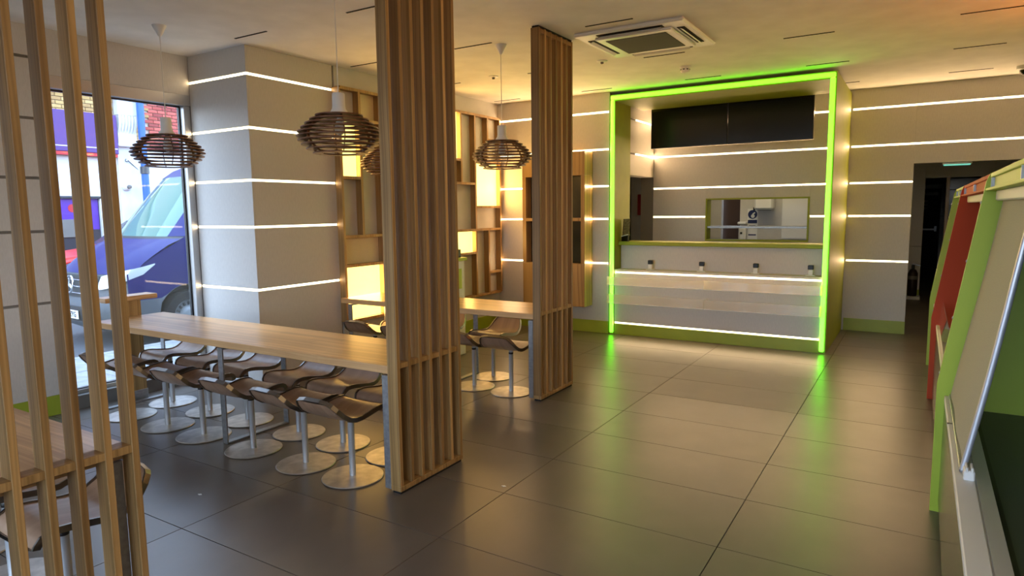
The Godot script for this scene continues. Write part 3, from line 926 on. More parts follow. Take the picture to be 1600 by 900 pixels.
func build_red_car() -> void:
	var o := thing("red_car", "red car standing behind the blue van across the road", "car", Vector3(-12.9, -0.13, -7.35), "", -0.05)
	mat("car_red", Color(0.78, 0.10, 0.10), 0.3)
	var prof := [Vector2(0.0, 0.30), Vector2(0.0, 0.80), Vector2(0.15, 1.00), Vector2(1.25, 1.14), Vector2(1.95, 1.62), Vector2(3.0, 1.66), Vector2(3.8, 1.18), Vector2(4.1, 1.05), Vector2(4.15, 0.30)]
	var g := []
	for u in [-0.85, -0.80, -0.6, 0.0, 0.6, 0.80, 0.85]:
		var line := []
		for p in prof:
			var k := 1.0 - 0.22 * clampf((p.y - 0.9) / 0.5, 0, 1)
			var drop := 0.06 if absf(u) > 0.82 else 0.0
			line.append(Vector3(u * k, p.y - drop, 2.07 - p.x - 0.10 * u * u))
		g.append(line)
	part(o, "body", surface(g, Vector3.UP), M.car_red)
	for s in [-1.0, 1.0]:
		var poly := PackedVector2Array()
		for p in prof: poly.append(Vector2(2.0 - p.x, p.y - 0.06))
		var st := begin()
		add_extrude(st, poly, 0.02, Vector3(s * 0.80, 0, 0), Basis(Vector3(0, 0, 1), Vector3(0, 1, 0), Vector3(-1, 0, 0)))
		part(o, "side", st.commit(), M.car_red)
		for z in [1.35, -1.3]:
			var wst := begin()
			add_lathe(wst, [Vector2(0.0, 0.1), Vector2(0.2, 0.09), Vector2(0.22, 0.11), Vector2(0.30, 0.10), Vector2(0.31, 0.0), Vector2(0.30, -0.10), Vector2(0.0, -0.10)], 28, Vector3.ZERO, Basis(Vector3(0, 0, 1), -s * PI / 2))
			part(o, "wheel", wst.commit(), M.tyre, Vector3(s * 0.75, 0.31, z))
	part(o, "windscreen", surface([[Vector3(-0.66, 1.18, 0.80), Vector3(0.66, 1.18, 0.80)], [Vector3(-0.56, 1.62, 0.16), Vector3(0.56, 1.62, 0.16)]], Vector3(0, 1, 1)), M.shop_dark)

# the oak grid on the long left wall
func build_grid_wall() -> void:
	var o := thing("oak_grid_unit", "oak batten grid on the long wall with glowing yellow light panels", "wall unit", Vector3(-5.05, 0, -6.3))
	var V := [-4.84, -5.116, -5.41, -5.705, -6.0, -6.295, -6.59, -6.885, -7.19, -7.485, -7.785]
	var L := [2.835, 2.54, 2.24, 1.95, 1.65, 1.35, 1.05, 0.765, 0.475]
	var w := 0.032
	# uprights [column, from level, to level]
	for u in [[0, 0, 8], [1, 0, 5], [2, 0, 5], [2, 5, 8], [3, 0, 3], [3, 5, 8], [4, 0, 8], [5, 2, 6], [6, 0, 8], [7, 0, 3], [8, 0, 8], [9, 0, 2], [9, 5, 8], [10, 0, 8]]:
		var h: float = L[u[1]] - L[u[2]]
		part(o, "upright", box(Vector3(0.08, h, w), 0.0015), M.oak_batten, Vector3(0.04, (L[u[1]] + L[u[2]]) / 2, V[u[0]] + w / 2 + 6.3))
	# rails [level, from column, to column]
	for r in [[0, 0, 10], [1, 0, 2], [1, 9, 10], [2, 2, 4], [2, 6, 7], [2, 8, 10], [3, 0, 1], [3, 3, 5], [3, 6, 8], [4, 8, 10], [4, 2, 3], [5, 0, 2], [5, 2, 4], [5, 6, 10], [6, 0, 2], [6, 4, 6], [6, 6, 8], [7, 9, 10], [7, 3, 4], [8, 0, 10]]:
		var z0: float = V[r[1]]
		var z1: float = V[r[2]] + w
		part(o, "rail", box(Vector3(0.078, 0.03, absf(z1 - z0) - 0.001), 0.0015), M.oak_batten, Vector3(0.04, L[r[0]], (z0 + z1) / 2 + 6.3))
	# inset panels of other tones [col0, col1, level0, level1]
	for q in [[0, 2, 5, 6], [1, 2, 0, 1], [4, 6, 0, 2]]:
		part(o, "inset_panel", box(Vector3(0.012, L[q[2]] - L[q[3]] - 0.03, V[q[0]] - V[q[1]] - w)), M.beige_panel, Vector3(0.008, (L[q[2]] + L[q[3]]) / 2, (V[q[0]] + V[q[1]] + w) / 2 + 6.3))
	for q in [[0, 1, 1, 3], [0, 2, 6, 8], [6, 7, 0, 2], [8, 10, 2, 4], [6, 8, 5, 6], [3, 4, 3, 5], [2, 3, 1, 2]]:
		var h: float = L[q[2]] - L[q[3]] - 0.03
		var l: float = V[q[0]] - V[q[1]] - w
		var c := Vector3(0.012, (L[q[2]] + L[q[3]]) / 2, (V[q[0]] + V[q[1]] + w) / 2 + 6.3)
		part(o, "light_panel", box(Vector3(0.02, h, l), 0.001), M.lightbox_glow, c, Vector3.ZERO, "glowing pale yellow panel")
		area("panel_light", o, c + Vector3(0.0115, 0, 0), Vector3(1, 0, 0), Vector2(l - 0.01, h - 0.01), Color(1.0, 0.53, 0.14), 2.2)

# the portal with the green light line, counter, screens and serving hatch
func build_portal() -> void:
	var xl := -3.37
	var xr := -0.82
	var zf := -7.83
	var o := thing("portal_frame", "olive portal frame outlined by a bright green light line", "frame", Vector3((xl + xr) / 2, 0, -8.1))
	var c := o.position
	span(o, "jamb", Vector3(xl, 0, zf) - c, Vector3(xl + 0.06, 3.01, -8.36) - c, M.olive_panel, 0.002)
	span(o, "jamb", Vector3(xr - 0.06, 0, zf) - c, Vector3(xr, 3.01, -9.49) - c, M.olive_panel, 0.002)
	span(o, "head", Vector3(xl + 0.06, 2.93, zf) - c, Vector3(xr - 0.06, 3.01, -8.80) - c, M.olive_panel, 0.002)
	var t := 0.052
	var g := 0.012
	span(o, "light_line", Vector3(xl + g, 0.02, zf) - c, Vector3(xl + g + t, 2.995 - t, zf + 0.03) - c, M.green_glow, 0.01)
	span(o, "light_line", Vector3(xr - g - t, 0.02, zf) - c, Vector3(xr - g, 2.995 - t, zf + 0.03) - c, M.green_glow, 0.01)
	span(o, "light_line", Vector3(xl + g, 2.995 - t, zf) - c, Vector3(xr - g, 2.995, zf + 0.03) - c, M.green_glow, 0.01)
	var gc := Color(0.12, 1.0, 0.005)
	area("green_light", o, Vector3(xl + g + t / 2, 1.48, zf + 0.032) - c, Vector3(0, 0, 1), Vector2(t, 2.9), gc, 0.8)
	area("green_light", o, Vector3(xr - g - t / 2, 1.48, zf + 0.032) - c, Vector3(0, 0, 1), Vector2(t, 2.9), gc, 0.8)
	area("green_light", o, Vector3((xl + xr) / 2, 2.995 - t / 2, zf + 0.032) - c, Vector3(0, 0, 1), Vector2(2.5, t), gc, 0.8)
	# counter
	var k := thing("serving_counter", "white fronted serving counter with a lime plinth inside the portal", "counter", Vector3((xl + xr) / 2, 0, -8.0))
	c = k.position
	var x0 := xl + 0.066
	var x1 := xr - 0.066
	span(k, "plinth", Vector3(x0, 0.0, zf - 0.01) - c, Vector3(x1, 0.138, -8.05) - c, M.lime_laminate, 0.001)
	span(k, "front_panel", Vector3(x0, 0.160, zf - 0.012) - c, Vector3(x1, 0.790, -8.05) - c, M.wall_laminate, 0.001)
	span(k, "channel_back", Vector3(x0, 0.138, zf - 0.03) - c, Vector3(x1, 0.160, -8.05) - c, M.wall_backing)
	span(k, "channel_back", Vector3(x0, 0.790, zf - 0.03) - c, Vector3(x1, 0.812, -8.05) - c, M.wall_backing)
	span(k, "counter_top", Vector3(x0, 0.812, zf - 0.012) - c, Vector3(x1, 0.838, -8.05) - c, M.wall_laminate, 0.001)
	span(k, "upstand", Vector3(x0, 0.0, -8.05) - c, Vector3(x1, 1.14, -8.09) - c, M.wall_laminate, 0.001)
	span(k, "ledge", Vector3(x0 - 0.004, 1.14, -7.975) - c, Vector3(x1 + 0.004, 1.185, -8.34) - c, M.olive_panel, 0.004)
	led("glowing LED strip along the counter front just under its top", [[Vector3(x0 + 0.005, 0.801, zf - 0.03), Vector3(x1 - 0.005, 0.801, zf - 0.03), Vector3(0, 0, 1)]], "LED strips on the counter front", 6.0)
	led("glowing LED strip along the counter front just above the lime plinth", [[Vector3(x0 + 0.005, 0.149, zf - 0.03), Vector3(x1 - 0.005, 0.149, zf - 0.03), Vector3(0, 0, 1)]], "LED strips on the counter front", 3.5)
	# clear trays on the counter front, two by two
	for i in 4:
		var row := i / 2
		var a := x0 - 0.03 if i % 2 == 0 else -2.112
		var b := -2.118 if i % 2 == 0 else x1 + 0.01
		var yb: float = [0.655, 0.425][row]
		var yt: float = [0.755, 0.535][row]
		var tr := thing("clear_tray", "clear acrylic tray on the counter front, %s, %s" % [["upper row", "lower row"][row], ["end by the oak cabinet", "end by the corridor"][i % 2]], "tray", Vector3((a + b) / 2, yb, zf + 0.033), "clear trays on the counter front")
		var l := b - a
		part(tr, "front", box(Vector3(l, yt - yb, 0.005)), M.acrylic, Vector3(0, (yt - yb) / 2, 0.125))
		part(tr, "base", box(Vector3(l, 0.005, 0.128), 0.001), M.acrylic, Vector3(0, 0.0, 0.058))
		part(tr, "front_lip", box(Vector3(l, 0.009, 0.009), 0.002), M.white_plastic, Vector3(0, 0.0, 0.126))
		for s in [-1.0, 1.0]: part(tr, "bracket", box(Vector3(0.02, 0.03, 0.05)), M.acrylic, Vector3(s * (l / 2 - 0.12), 0.02, -0.021))
		for s in [-1.0, 1.0]: part(tr, "end", box(Vector3(0.005, yt - yb, 0.125)), M.acrylic, Vector3(s * (l / 2 - 0.0025), (yt - yb) / 2, 0.06))
	# sensor posts
	var post: Node3D = null
	for q in [[-2.87, "farthest from the corridor"], [-2.225, "second from the leaflet stand"], [-1.60, "third from the leaflet stand"], [-1.016, "next to the corridor side of the portal"]]:
		var n: Node3D
		if post == null:
			n = thing("card_post", "", "device")
			part(n, "base", box(Vector3(0.10, 0.010, 0.08), 0.003), M.white_plastic, Vector3(0, 0.005, 0))
			part(n, "stem", box(Vector3(0.050, 0.06, 0.045), 0.006), M.white_plastic, Vector3(0, 0.04, 0))
			part(n, "head", box(Vector3(0.058, 0.050, 0.05), 0.006), M.black_plastic, Vector3(0, 0.095, 0))
			post = n
		else:
			n = post.duplicate()
			n.name = numbered("card_post")
			add_child(n)
		n.position = Vector3(q[0], 0.838, -7.96)
		tag(n, "small white post with black head on counter, " + q[1], "device", "small posts on the counter")
	# leaflet stand on the ledge
	var lf := thing("leaflet_stand", "small leaning leaflet holder on the olive ledge", "leaflet holder", Vector3(-3.24, 1.185, -8.06), "", -0.5)
	mat("leaflet_print", Color(0.75, 0.70, 0.60), 0.5, 0.0, noise_texture(Color(0.25, 0.22, 0.2), Color(1, 0.95, 0.85), 0.03, 61), Vector3(6, 6, 6))
	part(lf, "leaflet", box(Vector3(0.13, 0.29, 0.008), 0.001), M.leaflet_print, Vector3(0, 0.145, 0), Vector3(-0.12, 0, 0.05))
	part(lf, "holder", box(Vector3(0.125, 0.07, 0.035), 0.003), M.black_plastic, Vector3(0, 0.036, 0.008), Vector3(-0.12, 0, 0.05))
	part(lf, "clip", box(Vector3(0.125, 0.010, 0.042), 0.002), M.white_plastic, Vector3(0, 0.075, 0.010), Vector3(-0.12, 0, 0.22))
	# menu screens
	for i in 2:
		var xa: float = [-3.225, -2.193][i]
		var xb: float = [-2.199, -1.172][i]
		var tv := thing("menu_screen", "black switched-off menu screen, the one %s" % ["beside the side doorway", "on the corridor side"][i], "screen", Vector3((xa + xb) / 2, 2.42, -8.9), "menu screens in the portal")
		part(tv, "housing", box(Vector3(xb - xa, 0.585, 0.05), 0.004), M.black_plastic, Vector3(0, 0.2925, -0.025))
		part(tv, "display", box(Vector3(xb - xa - 0.016, 0.565, 0.004)), M.black_gloss, Vector3(0, 0.2925, 0.001))
		part(tv, "hanger", box(Vector3(0.08, 0.30, 0.02)), M.steel_dark, Vector3(0, 0.48, -0.06))
	# serving hatch
	var h := thing("serving_hatch", "lime framed serving hatch in the far wall", "hatch", Vector3(-1.94, 1.135, -9.6))
	c = h.position
	var ha := -2.62
	var hb := -1.26
	for r in [[ha, 1.715, hb, 1.735], [ha, 1.135, hb, 1.158], [ha, 1.158, ha + 0.022, 1.715], [hb - 0.022, 1.158, hb, 1.715]]:
		span(h, "frame", Vector3(r[0], r[1], -9.495) - c, Vector3(r[2], r[3], -9.70) - c, M.olive_panel, 0.002)
	span(h, "shelf", Vector3(ha + 0.022, 1.315, -9.52) - c, Vector3(hb - 0.022, 1.345, -9.80) - c, M.steel, 0.003)
	# kitchen behind the hatch
	var kt := struct("wall_kitchen", "pale walls of the kitchen behind the hatch", "wall")
	span(kt, "back", Vector3(-5.2, 0, -11.22), Vector3(-2.83, 2.6, -11.35), M.wall_plain)
	span(kt, "back", Vector3(-2.53, 0, -11.22), Vector3(-0.95, 2.6, -11.35), M.wall_plain)
	span(kt, "side", Vector3(-1.1, 0, -9.69), Vector3(-0.95, 2.6, -11.22), M.wall_plain)
	span(kt, "side", Vector3(-5.25, 0, -8.06), Vector3(-5.1, 2.6, -11.35), M.wall_plain)
	span(kt, "lid", Vector3(-5.25, 2.6, -8.06), Vector3(-3.61, 2.7, -9.68), M.wall_plain)
	span(kt, "lid", Vector3(-5.25, 2.6, -9.69), Vector3(-0.95, 2.7, -11.35), M.wall_plain)
	span(kt, "back_slab", Vector3(-5.2, -0.15, -8.06), Vector3(-3.4, -0.001, -9.69), M.grout)
	var dk := struct("door_2", "dark doorway at the back of the kitchen", "doorway")
	span(dk, "leaf", Vector3(-2.86, 0, -11.4), Vector3(-2.50, 2.1, -11.44), M.wood_edge_dark)
	var kl := thing("kitchen_light", "ceiling light of the kitchen behind the hatch", "lamp", Vector3(-2.2, 2.59, -10.4))
	part(kl, "diffuser", box(Vector3(1.2, 0.02, 0.3), 0.003), M.kitchen_glow, Vector3.ZERO)
	area("kitchen_lamp", kl, Vector3(0, -0.012, 0), Vector3(0, -1, 0), Vector2(1.15, 0.28), Color(1.0, 0.78, 0.45), 1.2, Vector3(0, 0, 1))
	var sg := thing("wash_sign", "round blue hand washing sign on the kitchen wall", "sign", Vector3(-2.33, 1.49, -11.215))
	mat("sign_blue", Color(0.05, 0.12, 0.32), 0.5)
	part(sg, "backing", box(Vector3(0.16, 0.50, 0.004)), M.white_plastic, Vector3(0.0, -0.16, 0.0))
	part(sg, "disc", lathe([Vector2(0, 0.004), Vector2(0.072, 0.004), Vector2(0.072, 0.0), Vector2(0, 0)], 28), M.sign_blue, Vector3(0, 0, 0.002), Vector3(PI / 2, 0, 0))
	part(sg, "hand", lathe([Vector2(0, 0.002), Vector2(0.026, 0.001), Vector2(0.03, 0)], 16), M.white_plastic, Vector3(0.004, -0.028, 0.006), Vector3(PI / 2, 0, 0))
	part(sg, "hand", box(Vector3(0.05, 0.022, 0.003), 0.001), M.white_plastic, Vector3(0.018, 0.016, 0.007), Vector3(0, 0, 0.7))
	part(sg, "plate", box(Vector3(0.145, 0.055, 0.004)), M.sign_blue, Vector3(0, -0.115, 0.003))
	part(sg, "plate", box(Vector3(0.10, 0.03, 0.004)), M.sign_blue, Vector3(0, -0.19, 0.003))
	part(sg, "plate", box(Vector3(0.12, 0.02, 0.004)), M.sign_blue, Vector3(0, -0.33, 0.003))
	var sp := thing("soap_dispenser", "white soap dispenser on the kitchen wall", "dispenser", Vector3(-2.47, 1.07, -11.21))
	part(sp, "body", box(Vector3(0.12, 0.22, 0.10), 0.03), M.white_plastic, Vector3(0, 0.11, 0.05))
	part(sp, "window", box(Vector3(0.035, 0.035, 0.01), 0.004), M.black_plastic, Vector3(-0.01, 0.12, 0.10))
	part(sp, "shelf", box(Vector3(0.14, 0.045, 0.12), 0.01), M.white_plastic, Vector3(0.0, 0.28, 0.06))
	var tw := thing("towel_dispenser", "white paper towel dispenser on the kitchen wall", "dispenser", Vector3(-2.13, 1.55, -11.21))
	part(tw, "body", box(Vector3(0.29, 0.24, 0.20), 0.03), M.white_plastic, Vector3(0, 0.13, 0.10))
	part(tw, "slot", box(Vector3(0.20, 0.01, 0.05)), M.black_plastic, Vector3(0, 0.008, 0.12))
	part(tw, "lock", box(Vector3(0.03, 0.05, 0.02), 0.004), M.black_plastic, Vector3(-0.145, 0.03, 0.16))
	var bp := thing("wall_board", "plain pale board on the kitchen wall", "board", Vector3(-1.62, 1.1, -11.20))
	part(bp, "board", box(Vector3(0.52, 0.75, 0.03), 0.003), M.white_plastic, Vector3(0, 0.38, 0))
	# side passage seen left of the bulkhead
	var rs := thing("red_fire_box", "red box on the wall of the side passage", "box", Vector3(-3.82, 1.50, -10.16))
	mat("fire_red", Color(0.55, 0.03, 0.05), 0.4)
	part(rs, "case", box(Vector3(0.12, 0.33, 0.08), 0.006), M.fire_red, Vector3(0, 0.165, 0))
	var pt := struct("wall_passage", "pale wall of the side passage", "wall")
	span(pt, "backing", Vector3(-4.05, 0, -10.2), Vector3(-3.55, 2.5, -10.3), M.wall_plain)
	span(pt, "frame", Vector3(-4.10, 0, -10.15), Vector3(-4.02, 2.1, -10.32), M.black_matt)

func build_corridor() -> void:
	var w := struct("wall_corridor", "brown-lit corridor walls and ceiling", "wall")
	span(w, "side", Vector3(-1.1, 0, -11.36), Vector3(-0.95, 2.5, -13.5), M.wall_plain)
	span(w, "side", Vector3(1.2, 0, -9.68), Vector3(1.35, 2.6, -20.2), M.wall_plain)
	span(w, "lid", Vector3(-0.95, 2.42, -9.68), Vector3(1.35, 2.55, -20.2), M.wall_plain)
	span(w, "far_panel", Vector3(-1.1, 0.90, -13.5), Vector3(0.03, 2.42, -13.65), M.wall_laminate, 0.002)
	span(w, "far_panel", Vector3(-1.1, 0.14, -13.5), Vector3(0.03, 0.89, -13.65), M.wall_laminate, 0.002)
	span(w, "far_baseboard", Vector3(-1.1, 0.0, -13.49), Vector3(0.03, 0.14, -13.65), M.lime_laminate)
	span(w, "lintel", Vector3(0.03, 2.07, -13.5), Vector3(1.2, 2.42, -13.65), M.wall_laminate)
	span(w, "post", Vector3(0.335, 0, -13.49), Vector3(0.385, 2.07, -13.65), M.oak_veneer)
	span(w, "end", Vector3(-0.5, 0, -20.0), Vector3(1.2, 2.42, -20.15), M.wall_plain)
	span(w, "side", Vector3(-0.5, 0, -13.65), Vector3(-0.4, 2.42, -20.0), M.wall_plain)
	var d := struct("door_1", "black fire door with a push bar at the corridor end", "door")
	span(d, "leaf", Vector3(-0.30, 0, -19.92), Vector3(0.40, 2.02, -19.97), M.black_matt, 0.003)
	span(d, "frame", Vector3(0.40, 0, -19.90), Vector3(0.50, 2.12, -19.98), M.white_plastic, 0.003)
	span(d, "frame", Vector3(-0.38, 2.02, -19.90), Vector3(0.50, 2.12, -19.98), M.white_plastic, 0.003)
	span(d, "push_bar", Vector3(-0.22, 0.98, -19.84), Vector3(0.34, 1.02, -19.88), M.steel, 0.006)
	span(d, "push_bar_bracket", Vector3(0.29, 0.95, -19.84), Vector3(0.34, 1.08, -19.92), M.steel)
	span(d, "closer", Vector3(0.05, 1.86, -19.86), Vector3(0.34, 1.93, -19.92), M.grey_plastic, 0.004)
	for k in 3: span(d, "notice", Vector3(-0.02, 1.50 + k * 0.09, -19.905), Vector3(0.12, 1.56 + k * 0.09, -19.92), M.grey_plastic)
	var r := thing("dark_rack", "dark glazed rack with pale shelf edges beside the corridor post", "rack", Vector3(0.72, 0, -13.75))
	part(r, "back", box(Vector3(0.66, 2.05, 0.03)), M.black_gloss, Vector3(0, 1.03, -0.12))
	for k in 7: part(r, "shelf_edge", box(Vector3(0.64, 0.018, 0.03)), M.grey_plastic, Vector3(0, 0.25 + k * 0.27, -0.05))
	var e := thing("exit_light", "small teal-lit emergency light under the corridor doorway head", "light", Vector3(0.33, 2.11, -9.61))
	part(e, "body", box(Vector3(0.30, 0.022, 0.09), 0.006), M.white_plastic, Vector3(0, -0.011, 0))
	part(e, "diffuser", box(Vector3(0.27, 0.014, 0.075), 0.004), M.exit_glow, Vector3(0, -0.029, 0))
	area("exit_lamp", e, Vector3(0, -0.038, 0), Vector3(0, -1, 0), Vector2(0.25, 0.065), Color(0.15, 0.8, 0.7), 0.25, Vector3(0, 0, 1))
	var cl := thing("added_corridor_light", "added fill light panel hidden inside the corridor above the doorway", "lamp", Vector3(0.4, 2.41, -10.6))  # added lamp, hidden above the lintel to brighten the corridor
	part(cl, "diffuser", box(Vector3(0.3, 0.02, 0.3), 0.003), M.kitchen_glow)
	area("corridor_fill_light", cl, Vector3(0, -0.012, 0), Vector3(0, -1, 0), Vector2(0.28, 0.28), Color(1.0, 0.72, 0.38), 2.6, Vector3(0, 0, 1))
	var x := thing("fire_extinguisher", "fire extinguisher on a low stand inside the corridor doorway", "extinguisher", Vector3(-0.075, 0, -13.28))
	mat("extinguisher_dark", Color(0.16, 0.10, 0.07), 0.3, 0.4)
	part(x, "cylinder", lathe([Vector2(0, 0.05), Vector2(0.07, 0.05), Vector2(0.075, 0.07), Vector2(0.075, 0.44), Vector2(0.05, 0.50), Vector2(0.025, 0.52), Vector2(0, 0.52)], 24), M.extinguisher_dark)
	part(x, "valve", box(Vector3(0.05, 0.07, 0.05), 0.008), M.black_plastic, Vector3(0, 0.55, 0))
	part(x, "handle", box(Vector3(0.14, 0.02, 0.025), 0.004), M.steel, Vector3(0.04, 0.59, 0), Vector3(0, 0, -0.25))
	part(x, "label", lathe([Vector2(0.0757, 0.34), Vector2(0.0757, 0.40)], 24), M.grey_plastic)
	part(x, "stand", box(Vector3(0.24, 0.05, 0.24), 0.004), M.white_plastic, Vector3(0, 0.025, 0))

func chiller(label: String, z_far: float, z_near: float, pm: Material, blind_to: float) -> void:
	var zc := (z_far + z_near) / 2
	var o := thing("open_chiller", label, "chiller", Vector3(0.6, 0, zc), "open display chillers")
	var L := z_near - z_far
	var prof := [Vector2(-0.485, 0.0), Vector2(-0.487, 0.68), Vector2(-0.338, 1.715), Vector2(-0.322, 1.755), Vector2(0.55, 1.755), Vector2(0.55, 0.0)]
	part(o, "end_panel", extrude(prof, 0.034), pm, Vector3(0, 0, -L / 2 + 0.017))
	var len := L - 0.036
	var zo := 0.017
	part(o, "base_front", box(Vector3(0.03, 0.55, len), 0.003), M.kick_steel, Vector3(-0.435, 0.335, zo))
	part(o, "kick", box(Vector3(0.90, 0.06, len)), M.black_matt, Vector3(0.09, 0.03, zo))
	# ledge: flat top, then a slope down to the deck
	part(o, "ledge", box(Vector3(0.064, 0.03, len), 0.004), M.white_metal, Vector3(-0.420, 0.613, zo))
	part(o, "ledge_slope", box(Vector3(0.060, 0.008, len)), M.white_metal, Vector3(-0.360, 0.603, zo), Vector3(0, 0, -0.55))
	part(o, "gasket", box(Vector3(0.022, 0.02, len)), M.black_plastic, Vector3(-0.328, 0.578, zo))
	mat("deck_grey", Color(0.26, 0.28, 0.265), 0.4)
	mat("liner_dark", Color(0.10, 0.14, 0.06), 0.5)
	part(o, "deck", box(Vector3(0.86, 0.02, len)), M.deck_grey, Vector3(0.112, 0.56, zo))
	part(o, "liner", box(Vector3(0.03, 1.70, len)), M.liner_dark, Vector3(0.53, 0.86, zo))
	part(o, "top", box(Vector3(0.87, 0.022, len), 0.003), pm, Vector3(0.112, 1.742, zo))
	part(o, "fascia", box(Vector3(0.012, 0.055, len)), pm, Vector3(-0.305, 1.705, zo))
	part(o, "fascia_lip", box(Vector3(0.045, 0.012, len), 0.002), pm, Vector3(-0.318, 1.674, zo))
	for k in 3: part(o, "fascia_bracket", box(Vector3(0.018, 0.05, 0.012)), M.steel, Vector3(-0.316, 1.705, -L / 2 + 0.10 + k * (len / 2 - 0.06)))
	part(o, "blind_cassette", box(Vector3(0.06, 0.05, len), 0.006), M.white_metal, Vector3(-0.268, 1.645, zo))
	for k in 4: part(o, "edge_bolt", lathe([Vector2(0, 0.006), Vector2(0.008, 0.004), Vector2(0.009, 0)], 10), M.steel, Vector3(-0.486 + 0.149 * (k * 0.28 + 0.06), 0.68 + 1.035 * (k * 0.28 + 0.06), -L / 2 + 0.017), Vector3(0, 0, 1.43))
	for k in 2: part(o, "drain", lathe([Vector2(0, 0.0015), Vector2(0.022, 0.0015), Vector2(0.024, 0)], 18), M.black_matt, Vector3(-0.22 + 0.03 * k, 0.571, L * 0.16 + 0.42 * k - 0.05))
	if blind_to > 0.0:
		var a := Vector2(-0.268, 1.63)
		var b := Vector2(-0.424, 0.638)
		var g := []
		for i in 13:
			var f := i / 12.0
			var line := []
			for j in 13:
				var p := a.lerp(b, f)
				line.append(Vector3(p.x + 0.003 * sin(f * 5.0 + j * 0.9), p.y, -L / 2 + 0.05 + blind_to * j / 12.0))
			g.append(line)
		part(o, "blind", surface(g, Vector3(-1, 0.1, 0)), M.blind_cloth, Vector3.ZERO, Vector3.ZERO, "woven pull-down night blind")
		var e0 := Vector3(a.x, a.y, -L / 2 + 0.05 + blind_to)
		var e1 := Vector3(b.x, b.y, -L / 2 + 0.05 + blind_to)
		var path := []
		for i in 13: path.append(e0.lerp(e1, i / 12.0) + Vector3(0.003 * sin(i / 12.0 * 5.0 + 10.8), 0, 0))
		part(o, "blind_hem", tube(path, 0.011, 10), M.hem_silver)
		part(o, "blind_bar", box(Vector3(0.02, 0.014, blind_to), 0.003), M.steel, Vector3(b.x, b.y - 0.004, -L / 2 + 0.05 + blind_to / 2))
		var cl := part(o, "blind_clip", box(Vector3(0.034, 0.036, 0.06), 0.004), M.white_plastic, Vector3(b.x + 0.016, 0.645, -L / 2 + 0.05 + blind_to + 0.05))
		for k in 2: part(cl, "prong", box(Vector3(0.008, 0.02, 0.062), 0.002), M.white_metal, Vector3(-0.008 + 0.016 * k, 0.02, 0))
		part(o, "ledge_joint", box(Vector3(0.068, 0.004, 0.010)), M.steel_dark, Vector3(-0.420, 0.6285, -L / 2 + 0.55))
	else:
		part(o, "front_guard", box(Vector3(0.006, 0.20, len - 0.1), 0.001), M.guard_glass, Vector3(-0.425, 0.725, zo), Vector3(0, 0, -0.12))
		part(o, "guard_clip", box(Vector3(0.02, 0.03, 0.02), 0.003), M.steel, Vector3(-0.425, 0.64, -L / 2 + 0.3))

func build_chillers() -> void:
	mat("blind_cloth", Color(0.78, 0.77, 0.66), 0.8, 0.0, noise_texture(Color(0.82, 0.82, 0.82), Color(1, 1, 1), 0.25, 71), Vector3(2.5, 2.5, 2.5))
	mat("hem_silver", Color(0.80, 0.82, 0.86), 0.35, 0.6)
	mat("red_laminate", Color(0.76, 0.25, 0.02), 0.65)
	mat("kick_steel", Color(0.32, 0.32, 0.33), 0.2, 0.6)
	chiller("open chiller with a lime end panel and a lowered grey night blind", -4.017, -1.60, M.lime_gloss, 1.13)
	chiller("open chiller with a red end panel between the two lime ones", -6.407, -4.019, M.red_laminate, 0.0)
	chiller("open chiller with a lime end panel, nearest the corridor", -7.787, -6.409, M.lime_gloss, 0.0)
	# the warm light above the chillers (seen only as a glow on the ceiling)
	var o := thing("orange_light_line", "orange light line high on the wall above the chillers", "light strip", Vector3(1.17, 2.72, -5.4))
	part(o, "diffuser", box(Vector3(0.03, 0.05, 2.2), 0.008), M.orange_glow)
	area("orange_light", o, Vector3(-0.017, 0, 0), Vector3(-1, 0.5, 0), Vector2(2.2, 0.05), Color(1.0, 0.25, 0.04), 9.0)

